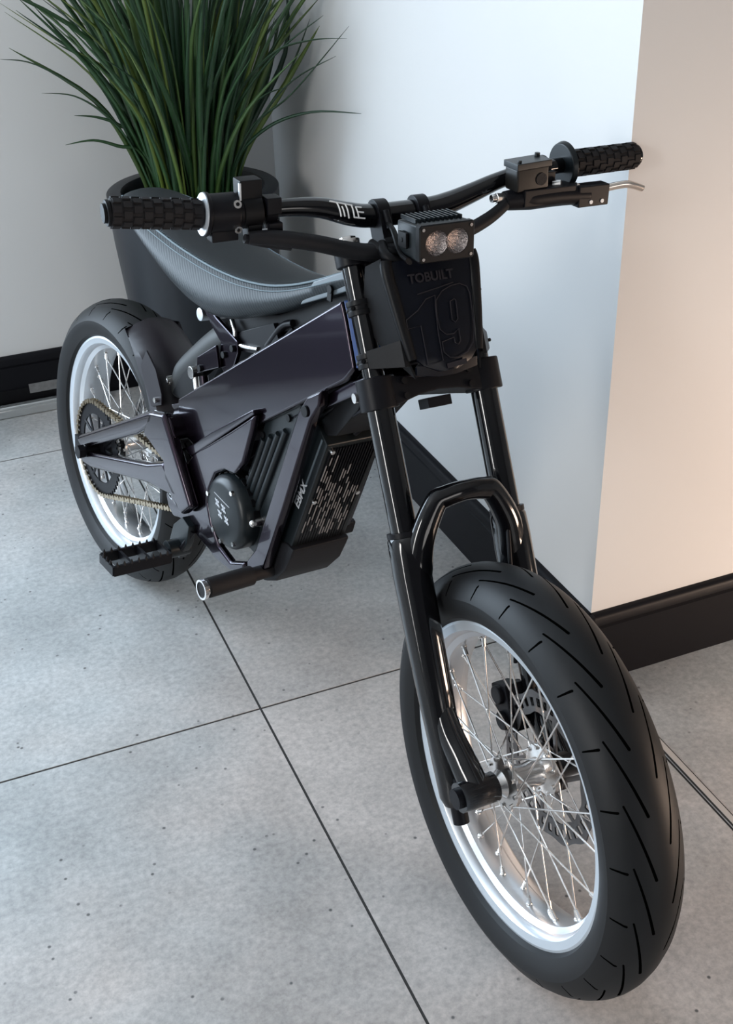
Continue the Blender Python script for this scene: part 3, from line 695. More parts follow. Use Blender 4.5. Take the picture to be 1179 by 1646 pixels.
# ---- foot pegs and brackets
def foot(side):
    s = side; e = MB()
    e.prism([(.350, .243), (.372, .300), (.405, .330), (.432, .322), (.425, .285), (.410, .262), (.396, .240)], s*.080, s*.095); e.cyl((.392, s*.075, .262), (.392, s*.118, .262), .017, seg=24)
    b = e.build('footrest_bracket', 'cover', bike, bevel=.002)
    m = MB(); m.cyl((.392, s*.112, .268), (.392, s*.112, .256), .011, seg=20); m.cyl((.43, s*.085, .31), (.40, s*.098, .255), .005, seg=10); m.build('peg_hinge', 'black_satin', b)
    m = MB()   # toothed cage of the footrest
    y0, y1 = .125, .235
    for x in (.368, .422): m.box((x, s*(y0+y1)/2, .262), (.005, y1-y0, .020))
    for y in (y0, .165, .20, y1): m.box((.395, s*y, .262), (.056, .005, .018))
    for x in (.368, .422):
        for k in range(8): m.cyl((x, s*(y0+.007+k*.0138), .270), (x, s*(y0+.007+k*.0138), .279), .004, .0008, seg=5)
    for x in (.381, .395, .409): m.cyl((x, s*y1, .270), (x, s*y1, .279), .004, .0008, seg=5)
    m.build('footrest_cage', 'black_satin', b, bevel=.0008)
foot(-1); foot(1)
def peg(s):
    m = MB(); m.cyl((.650, s*.055, .336), (.652, s*.100, .336), .012, seg=24); m.cyl((.652, s*.095, .336), (.656, s*.180, .336), .0165, seg=32)
    b = m.build('frame_slider', 'rubber', bike, bevel=.002)
    m = MB(); m.cyl((.656, s*.178, .336), (.6563, s*.186, .336), .013, seg=28); m.lathe([(0, .0135), (0, .0170), (.006, .0170), (.006, .0135)], (.6565, s*.188-.003, .336), seg=32); m.build('slider_end_ring', 'steel', b, label='bright ring on the slider end')
    m = MB(); m.cyl((.6565, s*.184, .336), (.6566, s*.1895, .336), .0133, seg=28); m.build('slider_hole', 'black_dark', b)
peg(-1)
m = MB(); m.prism([(.655, .392), (.672, .412), (.682, .408), (.676, .385), (.66, .378)], .056, .088); m.build('left_slider_mount', 'black_satin', bike, bevel=.003)
# ---- seat
def seat():
    S = [(.062, .030, .826, .832, .034, .818), (.075, .052, .826, .839, .056, .808), (.11, .064, .825, .842, .070, .802), (.17, .071, .820, .835, .079, .793), (.25, .073, .810, .825, .085, .766), (.33, .073, .801, .815, .087, .740), (.40, .071, .796, .809, .087, .724), (.46, .069, .794, .806, .085, .719), (.53, .065, .796, .806, .080, .732), (.60, .058, .805, .813, .066, .758), (.66, .051, .822, .829, .056, .783), (.72, .046, .846, .851, .049, .815), (.775, .042, .872, .875, .044, .838), (.815, .038, .886, .888, .040, .858)]
    m = MB(); rings = []; seams = []
    # refine along the length
    X = np.array(S); xs = np.concatenate([np.linspace(.062, .11, 7), np.linspace(.125, .815, 40)])
    from math import pi
    def interp(x): return [float(np.interp(x, X[:, 0], X[:, i])) for i in range(1, 6)]
    sm = []
    for x in xs:
        vals = np.mean([interp(min(max(x+d, .062), .815)) for d in (-.02, -.01, 0, .01, .02)], axis=0) if .1 < x < .78 else interp(x); sm.append((x, *vals))
    for x, yt, zs, zc, yb, zb in sm:
        h = zs-zb; half = [(0, zc), (yt*.35, zc-.001), (yt*.7, zs+(zc-zs)*.62), (yt*.93, zs+.0035), (yt, zs-.001), (yt+.004, zs-.006), (yt+(yb-yt)*.5+.009, zs-h*.35), (yb+.006, zs-h*.68), (yb, zs-h*.90), (yb-.010, zb), (yb*.5, zb+.004), (0, zb+.004)]
        ring = [Vector((x, -y, z)) for y, z in half]+[Vector((x, y, z)) for y, z in half[-2:0:-1]]
        rings.append(ring)
    m.loft(rings); o = m.build('seat', 'seat', bike, sharp=60, label='grey-blue vinyl seat with stitched seams')
    o.data.materials.append(M['seat_top'])
    for p in o.data.polygons:
        c = p.center; v = interp(min(max(c.x, .062), .815))
        if p.normal.z > .55 and abs(c.y) < v[0]+.0005 and c.z > v[1]-.001: p.material_index = 1
    for s in (-1, 1):
        m = MB(); pts = [(x, s*(yt+.0012), zs+.0005) for x, yt, zs, zc, yb, zb in sm[2:-2]]; m.tube(pts, .0016, seg=6, smooth=False)
        pts2 = [(x, s*(yt+.0065), zs-.0075) for x, yt, zs, zc, yb, zb in sm[2:-2]]; m.tube(pts2, .0009, seg=6, smooth=False)
        for q in range(len(pts)-1):
            a, b = Vector(pts[q]), Vector(pts[q+1]); n = max(1, int((b-a).length/.0045))
            for k in range(n):
                p = a.lerp(b, k/n); m.box(p+Vector((0, -s*.0025, .0010)), (.0012, .0060, .0012))
        m.build('seat_seam', 'thread', o)
    return o
st = seat()
m = MB()
for s in (-1, 1): m.loft([[Vector(p) for p in ((.690, s*.0565, .802), (.716, s*.0525, .844), (.79, s*.0475, .880), (.835, s*.045, .896), (.838, s*.046, .872), (.75, s*.052, .830))], [Vector(p) for p in ((.690, s*.050, .802), (.716, s*.046, .844), (.79, s*.041, .880), (.835, s*.039, .896), (.838, s*.040, .872), (.75, s*.046, .830))]])
m.loft([[Vector((x, y, z)) for y, z in ((-.047, zt), (.047, zt), (.047, zt-.012), (-.047, zt-.012))] for x, zt in ((.775, .879), (.838, .898))])
o = m.build('seat_nose', 'nose', bike, bevel=.002, label='pale grey plastic seat nose')
m = MB(); m.cyl((.762, -.053, .846), (.762, -.056, .846), .006, seg=14); m.box((.762, -.0535, .838), (.010, .003, .018)); m.build('nose_slot', 'black_dark', o)
m = MB(); m.prism([(.44, .722), (.60, .758), (.74, .828), (.82, .866), (.83, .85), (.76, .812), (.64, .745), (.54, .70), (.47, .69)], -.036, .036); sf = m.build('seat_base', 'black_dark', bike, bevel=.003)
m = MB(); m.tube([(.475, -.045, .712), (.490, -.048, .700), (.500, -.048, .680), (.56, -.045, .690)], .004); m.build('seat_latch', 'steel', sf, label='bright seat latch')
m = MB(); m.prism([(.47, .66), (.50, .70), (.60, .745), (.62, .72), (.60, .69)], -.044, .03); m.tube([(.58, -.04, .70), (.62, -.04, .745), (.65, -.04, .76)], .006); m.tube([(.60, -.035, .705), (.645, -.035, .75)], .004); m.build('electronics_cover', 'black_satin', bike, bevel=.003)

# ---- fork (all in steering space, turned to the right a little)
SY = .081
for s in (-1, 1):
    y = s*SY
    m = MB(); m.cyl(fk(.30, -.016, y), fk(.545, -.016, y), .0190, seg=40); m.cyl(fk(.540, -.016, y), fk(.745, -.016, y), .0148, seg=40); ft = m.build('fork_tube', 'black_gloss', bike, S4, label='gloss black upper fork tube')
    m = MB(); m.cyl(fk(.745, -.016, y), fk(.752, -.016, y), .0165, seg=32); m.cyl(fk(.750, -.016, y), fk(.756, -.016, y), .012, seg=6); m.build('fork_cap', 'steel', ft, S4, bevel=.001)
def lower_fork():
    m = MB()
    for s in (-1, 1):
        y = s*SY
        def ring(t, g, rx, ry, yo=0): return [fk(t, g+rx*math.cos(a), y+yo+ry*math.sin(a)) for a in [2*math.pi*k/32 for k in range(32)]]
        m.loft([ring(.350, -.016, .0235, .0235), ring(.346, -.016, .0255, .0255), ring(.330, -.016, .0262, .0262), ring(.315, -.016, .0265, .0265), ring(.30, -.017, .0268, .0268), ring(.20, -.018, .0258, .0258), ring(.12, -.018, .0245, .0245), ring(.09, -.018, .0235, .0235), ring(.05, -.017, .0245, .023), ring(.02, -.015, .026, .023), ring(-.012, -.015, .025, .0225), ring(-.024, -.015, .020, .018)])
        # axle lug reaching forward
        P = [fk(.19, -.018, y), fk(.09, -.006, y-s*.002), fk(.035, .016, y-s*.006), fk(.0, .034, y-s*.008)]
        m.tube(P, [.008, .018, .020, .021], seg=20)
        m.cyl(fk(0, .035, y+s*.020), fk(0, .035, y-s*.034), .0205, seg=32)
    # the arch
    P = [fk(.255, -.016, -SY), fk(.305, -.008, -SY+.006), fk(.345, .006, -SY+.014), fk(.386, .018, -.045), fk(.393, .022, -.030), fk(.396, .026, 0), fk(.393, .022, .030), fk(.386, .018, .045), fk(.345, .006, SY-.014), fk(.305, -.008, SY-.006), fk(.255, -.016, SY)]
    m.tube(P, [.018, .021, .0185, .0165, .0155, .0145, .0155, .0165, .0185, .021, .018], seg=20, flat=.85, upv=tuple(G))
    o = m.build('fork_lower', 'black_gloss', bike, S4, sharp=55, label='gloss black lower fork casting with arch')
    for s in (-1, 1):
        m = MB(); m.lathe([(0, .0195), (0, .0245), (.007, .0245), (.007, .0195)], (0, 0, 0), ax='Z', seg=36)
        q = K.to_track_quat('Z', 'Y').to_matrix().to_4x4(); m.build('dust_seal', 'black_satin', o, S4 @ Matrix.Translation(fk(.350, -.016, s*SY)) @ q)
        m = MB(); m.cyl(fk(-.020, -.015, s*SY), fk(-.052, -.015, s*SY), .0115, seg=14); m.build('rebound_knob', 'black_satin', o, S4, bevel=.001)
    m = MB(); m.cyl(fk(0, .035, -.105), fk(0, .035, .105), .009, seg=20); m.cyl(fk(0, .035, -.108), fk(0, .035, -.098), .014, seg=24); m.build('front_axle', 'black_satin', o, S4)
    # caliper and its hose guard on the far leg
    m = MB(); m.box(fk(.075, -.050, SY-.034), (.040, .030, .070), Matrix.Rotation(-RAKE, 3, 'Y')); m.cyl(fk(.095, -.05, SY-.056), fk(.095, -.05, SY-.012), .014); m.cyl(fk(.057, -.05, SY-.056), fk(.057, -.05, SY-.012), .014)
    m.build('brake_caliper', 'black_satin', o, S4, bevel=.003)
    m = MB(); m.tube([fk(.33, .02, SY-.022), fk(.27, .015, SY-.030), fk(.20, 0, SY-.028), fk(.14, -.02, SY-.03)], .0035); m.tube([fk(.56, -.03, .03), fk(.46, -.02, .055), fk(.37, .0, .055), fk(.33, .02, SY-.022)], .0028)
    m.bm.free()
    m = MB(); m.tube([fk(.33, .012, SY-.020), fk(.27, .012, SY-.028), fk(.20, 0, SY-.028), fk(.14, -.02, SY-.03)], .0032); m.build('brake_hose', 'black_satin', o, S4)
    return o
lower_fork()
def clamps():
    m = MB(); t0, t1 = .523, .567
    for s in (-1, 1): m.cyl(fk(t0, -.016, s*SY), fk(t1, -.016, s*SY), .0265, seg=40)
    rings = []
    for y, dz0, dz1 in ((-SY, 0, 0), (-.055, .004, -.004), (-.03, .010, -.010), (0, .013, -.012), (.03, .010, -.010), (.055, .004, -.004), (SY, 0, 0)):
        rings.append([fk(t0+dz0, .006, y), fk(t1+dz1, .006, y), fk(t1+dz1, -.055-(.03 if abs(y) < .04 else 0), y), fk(t0+dz0, -.055-(.03 if abs(y) < .04 else 0), y)])
    m.loft(rings)
    lo = m.build('lower_clamp', 'black_satin', bike, S4, bevel=.002, label='black lower fork clamp')
    m = MB(); m.box(fk(.520, -.012, .0), (.030, .036, .014), Matrix.Rotation(-RAKE, 3, 'Y')); m.build('hose_guide', 'black_satin', lo, S4, bevel=.001)
    for s in (-1, 1):
        for t in (.535, .555):
            m = MB(); m.cyl(fk(t, .0065, s*.050), fk(t, .0105, s*.050), .0045, seg=12); m.build('clamp_bolt', 'black_dark', lo, S4)
    m = MB(); m.cyl(fk(.545, -.03, -SY-.024), fk(.545, -.03, -SY-.029), .007, seg=16); m.build('side_screw', 'steel', lo, S4)
    m = MB(); t0, t1 = .716, .742
    for s in (-1, 1): m.cyl(fk(t0, -.016, s*SY), fk(t1, -.016, s*SY), .0215, seg=40)
    m.loft([[fk(t0, .004, y), fk(t1, .004, y), fk(t1, -.05-b, y), fk(t0, -.05-b, y)] for y, b in ((-SY, 0), (-.05, 0), (-.03, .03), (.03, .03), (.05, 0), (SY, 0))])
    up = m.build('upper_clamp', 'black_satin', bike, S4, bevel=.002, label='black upper fork clamp')
    m = MB(); m.cyl(fk(.742, -.055), fk(.752, -.055), .016, seg=6); m.build('stem_nut', 'steel', up, S4, bevel=.001)
    for s in (-1, 1):
        m = MB(); y = s*.030
        m.loft([[fk(t, -.010+a, y+b) for a, b in ((-.018, -.009), (.018, -.009), (.018, .009), (-.018, .009))] for t in (.738, .778)])
        m.cyl(fk(.781, -.011, y-.009), fk(.781, -.011, y+.009), .0195, seg=32)
        m.cyl(fk(.780, .010, y), fk(.755, .014, y), .0045, seg=12); m.cyl(fk(.780, -.034, y), fk(.755, -.036, y), .0045, seg=12)
        m.build('bar_clamp', 'black_satin', up, S4, bevel=.001)
clamps()

# ---- number plate with its wings and clamps
def fp(u, v, h=0):
    """plate face: u sideways, v down from the top (0..1), h proud of the face"""
    t = .705-.148*v; g = .052-.006*v
    return fk(t, g+h, u)
def plate():
    m = MB()
    rows = [(0, .060, .0), (.1, .061, .004), (.5, .054, .006), (.85, .047, .005), (.93, .036, .003), (1.0, .014, .0)]
    ringsF = []
    out = []
    for v, hw, b in rows: out.append((v, hw))
    F = [[fp(u*hw, v, .006*(1-u*u)) for u in (-1, -.5, 0, .5, 1)] for v, hw, b in rows]
    Bk = [[p-G*.004 for p in r] for r in F]
    bm = m.bm; FV = [[bm.verts.new(p) for p in r] for r in F]; BV = [[bm.verts.new(p) for p in r] for r in Bk]
    for i in range(len(F)-1):
        for j in range(4):
            bm.faces.new((FV[i][j], FV[i+1][j], FV[i+1][j+1], FV[i][j+1])); bm.faces.new((BV[i][j], BV[i][j+1], BV[i+1][j+1], BV[i+1][j]))
        bm.faces.new((FV[i][0], BV[i][0], BV[i+1][0], FV[i+1][0])); bm.faces.new((FV[i][4], FV[i+1][4], BV[i+1][4], BV[i][4]))
    for j in range(4):
        bm.faces.new((FV[0][j], FV[0][j+1], BV[0][j+1], BV[0][j])); bm.faces.new((FV[-1][j], BV[-1][j], BV[-1][j+1], FV[-1][j+1]))
    o = m.build('number_plate', 'navy', bike, S4, sharp=30, label='navy-black number plate marked 19')
    # speckled rounded border and swept-back wings
    for s in (-1, 1):
        m = MB(); m.tube([fp(s*.063, -.02, -.004), fp(s*.064, .1, -.004), fp(s*.057, .5, -.004), fp(s*.050, .86, -.004)], [.008, .009, .0085, .007], seg=10); m.build('plate_border', 'wing', o, S4)
        m = MB()
        def wq(v, back, y): return fp(s*y, v, -back)
        A = [wq(-.05, .008, .068), wq(.3, .008, .066), wq(.62, .008, .061), wq(.80, .008, .058), wq(1.03, .004, .050)]
        B = [wq(-.03, .036, .078), wq(.25, .056, .080), wq(.45, .062, .080), wq(.66, .044, .074), wq(.80, .030, .066)]
        if s > 0: B = [wq(-.03, .030, .075), wq(.25, .040, .076), wq(.45, .040, .075), wq(.66, .030, .068), wq(.80, .020, .060)]
        fa = [m.bm.verts.new(p) for p in A]; fb = [m.bm.verts.new(p) for p in B]; off = Vector((0, -s*.003, 0))
        ga = [m.bm.verts.new(p+off) for p in A]; gb = [m.bm.verts.new(p+off) for p in B]
        for i in range(4):
            m.bm.faces.new((fa[i], fa[i+1], fb[i+1], fb[i])); m.bm.faces.new((ga[i], gb[i], gb[i+1], ga[i+1]))
            m.bm.faces.new((fa[i], ga[i], ga[i+1], fa[i+1])); m.bm.faces.new((fb[i], fb[i+1], gb[i+1], gb[i]))
        m.bm.faces.new((fa[0], fb[0], gb[0], ga[0])); m.bm.faces.new((fa[4], ga[4], gb[4], fb[4]))
        m.build('plate_wing', 'wing', o, S4, label='charcoal side wing of the number plate')
        for t, nm in ((.590, 'lower'), (.661, 'upper')):
            m = MB(); q = K.to_track_quat('Z', 'Y').to_matrix().to_4x4()
            m.lathe([(-.010, .0150), (-.010, .0185), (-.003, .0185), (-.003, .0168), (.003, .0168), (.003, .0185), (.010, .0185), (.010, .0150)], ax='Z', seg=40)
            bmesh.ops.transform(m.bm, matrix=Matrix.Translation(fk(t, -.016, s*SY)) @ q, verts=m.bm.verts)
            if t < .6: m.loft([[fk(t-.012, .000, s*(SY+.012)), fk(t+.012, .000, s*(SY+.012)), fk(t+.012, .000, s*(SY+.007)), fk(t-.012, .0, s*(SY+.007))], [fk(t-.020, .044, s*.062), fk(t+.016, .044, s*.062), fk(t+.016, .044, s*.056), fk(t-.020, .044, s*.056)]])
            b = m.build('plate_clamp', 'wing', o, S4, bevel=.0008)
            m = MB(); m.cyl(fk(t, -.036, s*(SY+.008)), fk(t, -.004, s*(SY+.017)), .0024, seg=10); m.cyl(fk(t, -.038, s*(SY+.008)), fk(t, -.033, s*(SY+.008)), .0042, seg=8); m.build('clamp_pin', 'black_dark', b, S4)
    # figures: outlines of 1 and 9, and the words
    def P2(x, z):  # x,z in photo-like plate units -> face
        z = .13+.85*z; return fp((x-.5)*.120*(1-.10*z)-.002, z, .0072-.006*((x-.5)*2)**2*.9)
    def line(pts, closed=False, r=.0007):
        mm = MB(); mm.tube([P2(*p) for p in pts], r, seg=6, smooth=False, closed=closed); return mm
    one = [(.06, .45), (.22, .37), (.34, .27), (.46, .245), (.44, .36), (.43, .50), (.42, .62), (.42, .92), (.22, .95), (.22, .53), (.06, .54)]
    nine = [(.46, .30), (.56, .21), (.68, .17), (.80, .16), (.90, .20), (.93, .28), (.93, .45), (.92, .66), (.88, .78), (.78, .87), (.64, .91), (.52, .90), (.45, .84), (.45, .73), (.62, .70), (.62, .76), (.66, .78), (.70, .75), (.70, .62), (.62, .665), (.52, .66), (.45, .60), (.44, .45)]
    nin2 = [(.64, .33), (.70, .31), (.72, .33), (.71, .52), (.67, .55), (.63, .52)]
    line(one, True).build('figure_one', 'outline', o, S4); line(nine, True).build('figure_nine', 'outline', o, S4); line(nin2, True).build('figure_nine_loop', 'outline', o, S4)
    line([(.25, .21), (.5, .175), (.72, .14)]).build('underline', 'outline', o, S4)
    fn = (G+Vector((0, 0, 0))).normalized(); dnv = (fp(0, 1)-fp(0, 0)).normalized(); nrm = Vector((0, 1, 0)).cross(-dnv).normalized()
    def txf(u, v): 
        p = fp(u, v, .0075); r = Vector((0, 1, 0)); upv = -dnv
        return S4 @ Matrix(((r.x, upv.x, nrm.x, p.x), (r.y, upv.y, nrm.y, p.y), (r.z, upv.z, nrm.z, p.z), (0, 0, 0, 1)))
    text_mesh('TOBUILT', .0165, 'outline', o, txf(-.008, .175), 'plate_wording', bold=.0004)
    m = MB()
    for k in range(5):
        m.box((0, 0, 0), (.0001, .0001, .0001))
    m.bm.free()
    m = MB(); a = [fp(u, v, .0066) for u, v in ((-.006, .945), (.024, .925), (.024, .972), (-.006, .99))]; b = [p+G*.0006 for p in a]; m.loft([a, b]); m.build('plate_badge', 'outline', o, S4)
    # lower chin
    m = MB(); m.loft([[fp(u, .97-abs(u)*.6/.05*.1, -.002), fp(u, 1.06-abs(u)*1.2, -.006), fp(u, 1.04-abs(u)*1.2, -.016), fp(u, .95, -.010)] for u in (-.046, -.03, -.012, .012, .03, .046)]); m.build('plate_chin', 'navy', o, S4, bevel=.001)
plate()

# ---- headlight
def lamp():
    # box frame: face axes; tilted slightly up
    c = Vector((.967, -.002, .962))
    fx = Vector((.995, 0, .06)).normalized(); fy = Vector((0, 1, 0)); fz = fx.cross(fy)
    R_ = Matrix(((fx.x, fy.x, fz.x, c.x), (fx.y, fy.y, fz.y, c.y), (fx.z, fy.z, fz.z, c.z), (0, 0, 0, 1)))
    L = S4 @ R_
    def rr2(hw, hh, r, n=5):
        pts = []
        for cx_, cz_, a0 in ((hw-r, hh-r, 0), (-hw+r, hh-r, 90), (-hw+r, -hh+r, 180), (hw-r, -hh+r, 270)):
            for k in range(n+1): a = (a0+90*k/n)*D2R; pts.append((cx_+r*math.cos(a), cz_+r*math.sin(a)))
        return pts
    m = MB(); H, Wd = .024, .040
    m.loft([[Vector((-.062, y, z)) for y, z in rr2(Wd-.002, H-.003, .003)], [Vector((-.012, y, z)) for y, z in rr2(Wd-.001, H-.001, .003)], [Vector((-.010, y, z)) for y, z in rr2(Wd-.002, H-.002, .004)]])
    o = m.build('headlight', 'cover', bike, L, sharp=30, label='black square twin-lens headlight')
    # bezel with two lens openings (figure of eight)
    bm = bmesh.new(); no = 64
    outer = rr2(Wd, H, .005, 15)
    def eight(k):
        a = 2*math.pi*k/no; cy, rz = .0148, .0165; y = math.cos(a); z = math.sin(a)
        cx_ = cy if y >= 0 else -cy
        yy = cx_+.0165*y if abs(y) > .0 else 0; zz = rz*z
        # pinch at the waist
        wz = .0095; aa = abs(yy)
        if aa < .0148: lim = wz+(rz-wz)*math.sin(min(1, aa/.0148)*math.pi/2); zz = max(-lim, min(lim, zz))
        return yy, zz
    inner = []
    for k in range(no):
        a = 2*math.pi*k/no; d = Vector((math.cos(a), math.sin(a)*.78)).normalized()
        # ray to union of two circles
        best = 0
        for cy in (-.0150, .0150):
            b_ = d.x*cy; disc_ = b_*b_-(cy*cy-.0163**2)
            if disc_ > 0: best = max(best, b_+math.sqrt(disc_))
        best = max(best, .0085); best = min(best, .0195/abs(d.y) if abs(d.y) > 1e-6 else 9)
        inner.append((d.x*best, d.y*best))
    outr = []
    for k in range(no):
        d = Vector(inner[k]).normalized(); s_ = min(Wd/abs(d.x) if abs(d.x) > 1e-6 else 9, H/abs(d.y) if abs(d.y) > 1e-6 else 9); outr.append((d.x*s_, d.y*s_))
    def ring(pts, x): return [bm.verts.new((x, y, z)) for y, z in pts]
    a1, a2, a3, a4 = ring(outr, -.010), ring(outr, -.0015), ring([(y*.965, z*.94) for y, z in outr], 0), ring(inner, 0)
    a5 = ring([(y*.96, z*.96) for y, z in inner], -.008)
    for A_, B_ in ((a1, a2), (a2, a3), (a3, a4), (a4, a5)):
        for k in range(no): bm.faces.new((A_[k], A_[(k+1) % no], B_[(k+1) % no], B_[k]))
    m = MB(); m.bm.free(); m.bm = bm; m.build('headlight_bezel', 'black_dark', o, L, sharp=25)
    for s in (-1, 1):
        m = MB(); rg = []
        for x, r in ((-.0012, .0163), (-.0035, .0145), (-.0060, .0115), (-.0075, .007), (-.0082, .002)): rg.append([Vector((x, s*.0150+r*math.cos(a), r*math.sin(a))) for a in [2*math.pi*k/28 for k in range(28)]])
        m.loft(rg, cap=False); m.bm.faces.new([m.bm.verts.new((-.0082, s*.0150+.0021*math.cos(a), .0021*math.sin(a))) for a in [2*math.pi*k/12 for k in range(12)]])
        m.build('reflector_bowl', 'reflector', o, L)
    for s in (-1, 1):
        for q in (-1, 1):
            m = MB(); m.cyl((-.001, s*.0345, q*.0185), (.0012, s*.0345, q*.0185), .0021, seg=12); m.build('bezel_screw', 'steel', o, L)
    m = MB()
    for k in range(11): m.box((-.042, -.033+.0066*k, H+.001), (.040, .0020, .005))
    m.build('cooling_fin', 'cover', o, L, label='row of cooling fins')
    m = MB(); m.box((-.040, -Wd-.002, 0), (.022, .004, .020)); m.cyl((-.04, -Wd-.005, 0), (-.04, -Wd, 0), .003); m.box((-.06, 0, -.006), (.03, .05, .024)); m.build('lamp_mount', 'black_dark', o, L, bevel=.001)
    m = MB()
    for s in (-1, 1): m.tube([fk(.76, .012, s*.030), fk(.748, .030, s*.034), fk(.715, .050, s*.040), fk(.70, .075, s*.044)], .006, seg=8, flat=.6)
    m.tube([fk(.735, .02, -.05), fk(.715, .04, -.055), fk(.70, .045, -.03), fk(.71, .04, 0)], .007); m.tube([fk(.74, .01, -.06), fk(.72, .035, -.045), fk(.715, .03, .02)], .006)
    m.build('lamp_bracket', 'black_dark', o, S4)
lamp()

# ---- handlebar
BX = .829
HB_ = [(-.388, 1.005), (-.27, .991), (-.20, .990), (-.155, .989), (-.115, .984), (-.075, .972), (-.045, .966), (0, .965), (.045, .966), (.075, .970), (.115, .981), (.155, .993), (.20, 1.001), (.27, 1.005), (.384, 1.006)]
def bar():
    m = MB(); m.tube([(BX-(.0 if abs(y) < .15 else (abs(y)-.15)*.03), y, z) for y, z in HB_], [.011, .011, .011, .0118, .0135, .0155, .0159, .0159, .0159, .0155, .0135, .0118, .011, .011, .011], seg=24)
    o = m.build('handlebar', 'black_gloss', bike, S4, label='gloss black handlebar with white lettering')
    # TITLE lettering wrapped on the tube
    def wrap(u, v):   # u along bar in metres, v = angle round the front (0 faces forward-up)
        y = -.100+u; z = float(np.interp(y, [h[0] for h in HB_], [h[1] for h in HB_])); a = v
        r = .0146+.0158*0+.0013*min(1, max(0, (y+.115)/.04))
        return Vector((BX+(r+.0006)*math.cos(a), y, z+(r+.0006)*math.sin(a)))
    strokes = [[(-.006, 0), (.0262, 0)], [(.004, 0), (.0075, 1)], [(.0100, .24), (.0128, .93)], [(.0160, 0), (.0188, 1)], [(.0250, 0), (.0262, .86)], [(.0262, .86), (.0420, .86)], [(.0305, .10), (.0330, .86)], [(.0305, .10), (.0390, .10)], [(.0320, .46), (.0405, .46)]]
    mm = MB()
    for st_ in strokes:
        (u0, v0), (u1, v1) = st_; pts = [wrap((u0+(u1-u0)*k/6), (.95-1.15*(v0+(v1-v0)*k/6))) for k in range(7)]
        mm.tube(pts, .00105, seg=6, smooth=False)
    mm.build('bar_lettering', 'white', o, S4, label='white TITLE lettering')
    # grips
    for s in (-1, 1):
        def at(y):
            yy = y; z = float(np.interp(s*yy, [h[0] for h in HB_], [h[1] for h in HB_])); return Vector((BX-(abs(yy)-.15)*.03, s*yy, z))
        y0, y1 = .278, .392
        m = MB(); m.tube([at(y0), at((y0+y1)/2), at(y1)], [.0172, .0172, .0176], seg=28)
        ax_ = (at(y1)-at(y0)).normalized(); e1 = ax_.orthogonal().normalized(); e2 = ax_.cross(e1)
        for k in range(9):
            for j in range(9):
                a = 2*math.pi*(j+.5*(k % 2))/9; p = at(y0+.008+k*.0125)+(.0178)*(math.cos(a)*e1+math.sin(a)*e2)
                nr = (math.cos(a)*e1+math.sin(a)*e2)
                rot = Matrix((ax_, nr.cross(ax_), nr)).transposed(); m.box(p, (.0098, .0082, .0028), rot)
        g_ = m.build('grip', 'rubber', o, S4, sharp=30, label='black ribbed rubber grip')
        m = MB(); m.cyl(at(y1), at(y1+.005), .0162, seg=28); m.cyl(at(y1+.004), at(y1+.009), .012, seg=28); m.build('bar_end', 'black_gloss' if s > 0 else 'black_dark', g_, S4, bevel=.001)
        if s > 0:
            m = MB(); m.cyl(at(.262), at(.270), .030, .033, seg=40); m.cyl(at(.270), at(.282), .018, .0165, seg=28); m.build('grip_flange', 'cover', g_, S4, bevel=.0015)
        else:
            m = MB(); m.cyl(at(.2765), at(.2750), .0265, seg=40); m.build('grip_flange', 'flange', g_, S4, label='pale edge of the throttle flange'); m = MB(); m.cyl(at(.2750), at(.2700), .0275, seg=40); m.build('flange_backing', 'black_satin', g_, S4, bevel=.001)
            # throttle housing and switches
            m = MB(); m.cyl(at(.270), at(.232), .0250, seg=40); m.cyl(at(.2335), at(.225), .0205, seg=32); m.box(at(.252)+Vector((.004, 0, -.024)), (.022, .036, .018)); th = m.build('throttle_housing', 'black_satin', o, S4, bevel=.002)
            for z in (.013, -.013):
                m = MB(); p = at(.238)+Vector((.018, 0, z)); nn = Vector((.8, 0, z*26)).normalized(); m.cyl(p, p+nn*.0085, .0052, seg=20); m.build('housing_screw', 'steel', th, S4)
                m = MB(); m.cyl(p+nn*.0080, p+nn*.0090, .0026, seg=6); m.build('screw_socket', 'black_dark', th, S4)
            m = MB(); m.loft([[at(.229)+Vector((.008+a, b, z)) for a, b in ((0, -.0012), (.004, -.0012), (.004, .0012), (0, .0012))] for z in (.010, .038)]); m.build('switch_blade', 'flange', th, S4, label='pale metal tab')
            m = MB(); m.cyl(at(.226), at(.200), .0215, seg=28); m.box(at(.214)+Vector((-.002, 0, .028)), (.026, .030, .026)); m.box(at(.212)+Vector((.006, 0, -.024)), (.022, .020, .020)); m.build('switch_block', 'black_dark', th, S4, bevel=.002)
            m = MB(); m.cyl(at(.196), at(.180), .0185, seg=28); m.box(at(.187)+Vector((.010, 0, .008)), (.022, .020, .022)); m.box(at(.186)+Vector((.012, 0, -.026)), (.018, .020, .026)); m.build('mode_button', 'black_satin', th, S4, bevel=.002)
            m = MB(); m.prism([(BX+.020, .953), (BX+.022, .972), (BX+.026, .953)], -.206, -.199); m.build('lever_tip', 'flange', th, S4)
    # front brake master cylinder on the left side of the bar
    def bl(x, y, z): return Vector((BX+x, y, z))
    m = MB(); m.tube([bl(.026, .150, .972), bl(.030, .19, .973), bl(.032, .24, .973), bl(.034, .285, .970)], [.013, .0165, .0155, .014], seg=14); m.box(bl(.036, .288, .970), (.022, .052, .030)); m.box(bl(.030, .215, .976), (.030, .085, .024)); m.cyl(bl(0, .212, 1.002), bl(0, .232, 1.003), .0195, seg=28); m.box(bl(.014, .222, .992), (.028, .022, .028))
    mc = m.build('brake_master_cylinder', 'black_satin', o, S4, bevel=.002, label='black brake master cylinder with reservoir')
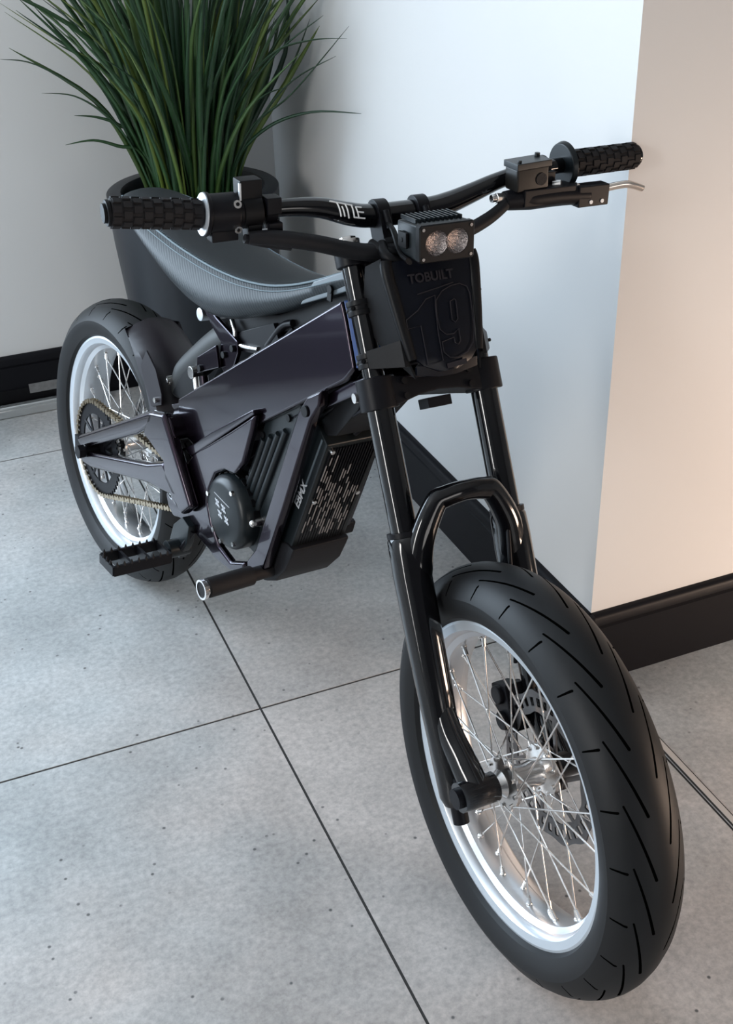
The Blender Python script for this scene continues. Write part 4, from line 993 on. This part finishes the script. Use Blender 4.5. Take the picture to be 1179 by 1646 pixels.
    for y in (.283, .302):
        m = MB(); m.cyl(bl(.0475, y, .962), bl(.0485, y, .962), .0028, seg=12); m.build('lever_hole', 'white', mc, S4)
    m = MB(); m.box(bl(.026, .186, 1.002), (.032, .052, .032), Matrix.Rotation(.05, 3, 'X')); rs = m.build('brake_reservoir', 'reservoir', mc, S4, bevel=.003, label='smoked fluid reservoir') if 'reservoir' in M else None
    if rs is None:
        M['reservoir'] = mat('smoked_reservoir', (0.012, 0.011, 0.010, 1), .3, spec=.2); rs = m.build('brake_reservoir', 'reservoir', mc, S4, bevel=.003, label='smoked fluid reservoir')
    m = MB(); m.box(bl(.026, .186, 1.021), (.036, .056, .009), Matrix.Rotation(.05, 3, 'X')); m.cyl(bl(.036, .166, 1.024), bl(.036, .166, 1.028), .003, seg=10); m.cyl(bl(.016, .207, 1.025), bl(.016, .207, 1.031), .004, seg=10); m.build('reservoir_cap', 'cover', rs, S4, bevel=.002)
    m = MB(); m.cyl(bl(.042, .199, 1.001), bl(.0435, .199, 1.001), .0085, seg=24); m.build('sight_glass', 'black_matte', rs, S4)
    m = MB(); m.cyl(bl(.026, .152, .975), bl(.026, .137, .977), .0075, seg=6); m.cyl(bl(.026, .140, .977), bl(.026, .130, .977), .0055, seg=14); m.build('banjo_bolt', 'steel', mc, S4, bevel=.001)
    m = MB(); m.cyl(bl(.030, .228, .988), bl(.038, .236, .990), .006, seg=14); m.cyl(bl(.034, .262, .984), bl(.034, .275, .978), .005, seg=12); m.build('adjuster_screw', 'steel', mc, S4)
    m = MB(); m.tube([bl(.036, .300, .974), bl(.042, .325, .979), bl(.048, .345, .981), bl(.052, .368, .974)], [.0050, .0052, .0050, .0045], seg=12, flat=1.2); m.build('brake_lever', 'lever', mc, S4, label='short polished brake lever')
    return o
hb = bar()
# wrapped cable bundles below the bar
m = MB()
m.tube([(.852, -.225, .963), (.858, -.19, .960), (.866, -.14, .950), (.874, -.09, .936), (.880, -.05, .930), (.884, -.01, .930), (.885, .02, .936)], [.008, .0105, .011, .0115, .012, .012, .010], seg=16)
m.tube([(.868, -.04, .936), (.872, .02, .940), (.874, .075, .942), (.868, .115, .952), (.862, .145, .966), (.856, .158, .975)], [.009, .010, .0095, .009, .008, .007], seg=16)
m.tube([(.850, -.23, .962), (.852, -.20, .953), (.860, -.17, .948)], .006)
m.build('cable_wrap', 'black_matte', hb, S4, label='black wrapped cable bundle')
m = MB(); m.tube([(.868, -.07, .93), (.86, -.06, .90), (.84, -.045, .86), (.845, -.03, .80)], .006); m.tube([(.872, .04, .94), (.86, .045, .90), (.85, .04, .86)], .005); m.build('loom_drop', 'black_dark', hb, S4)
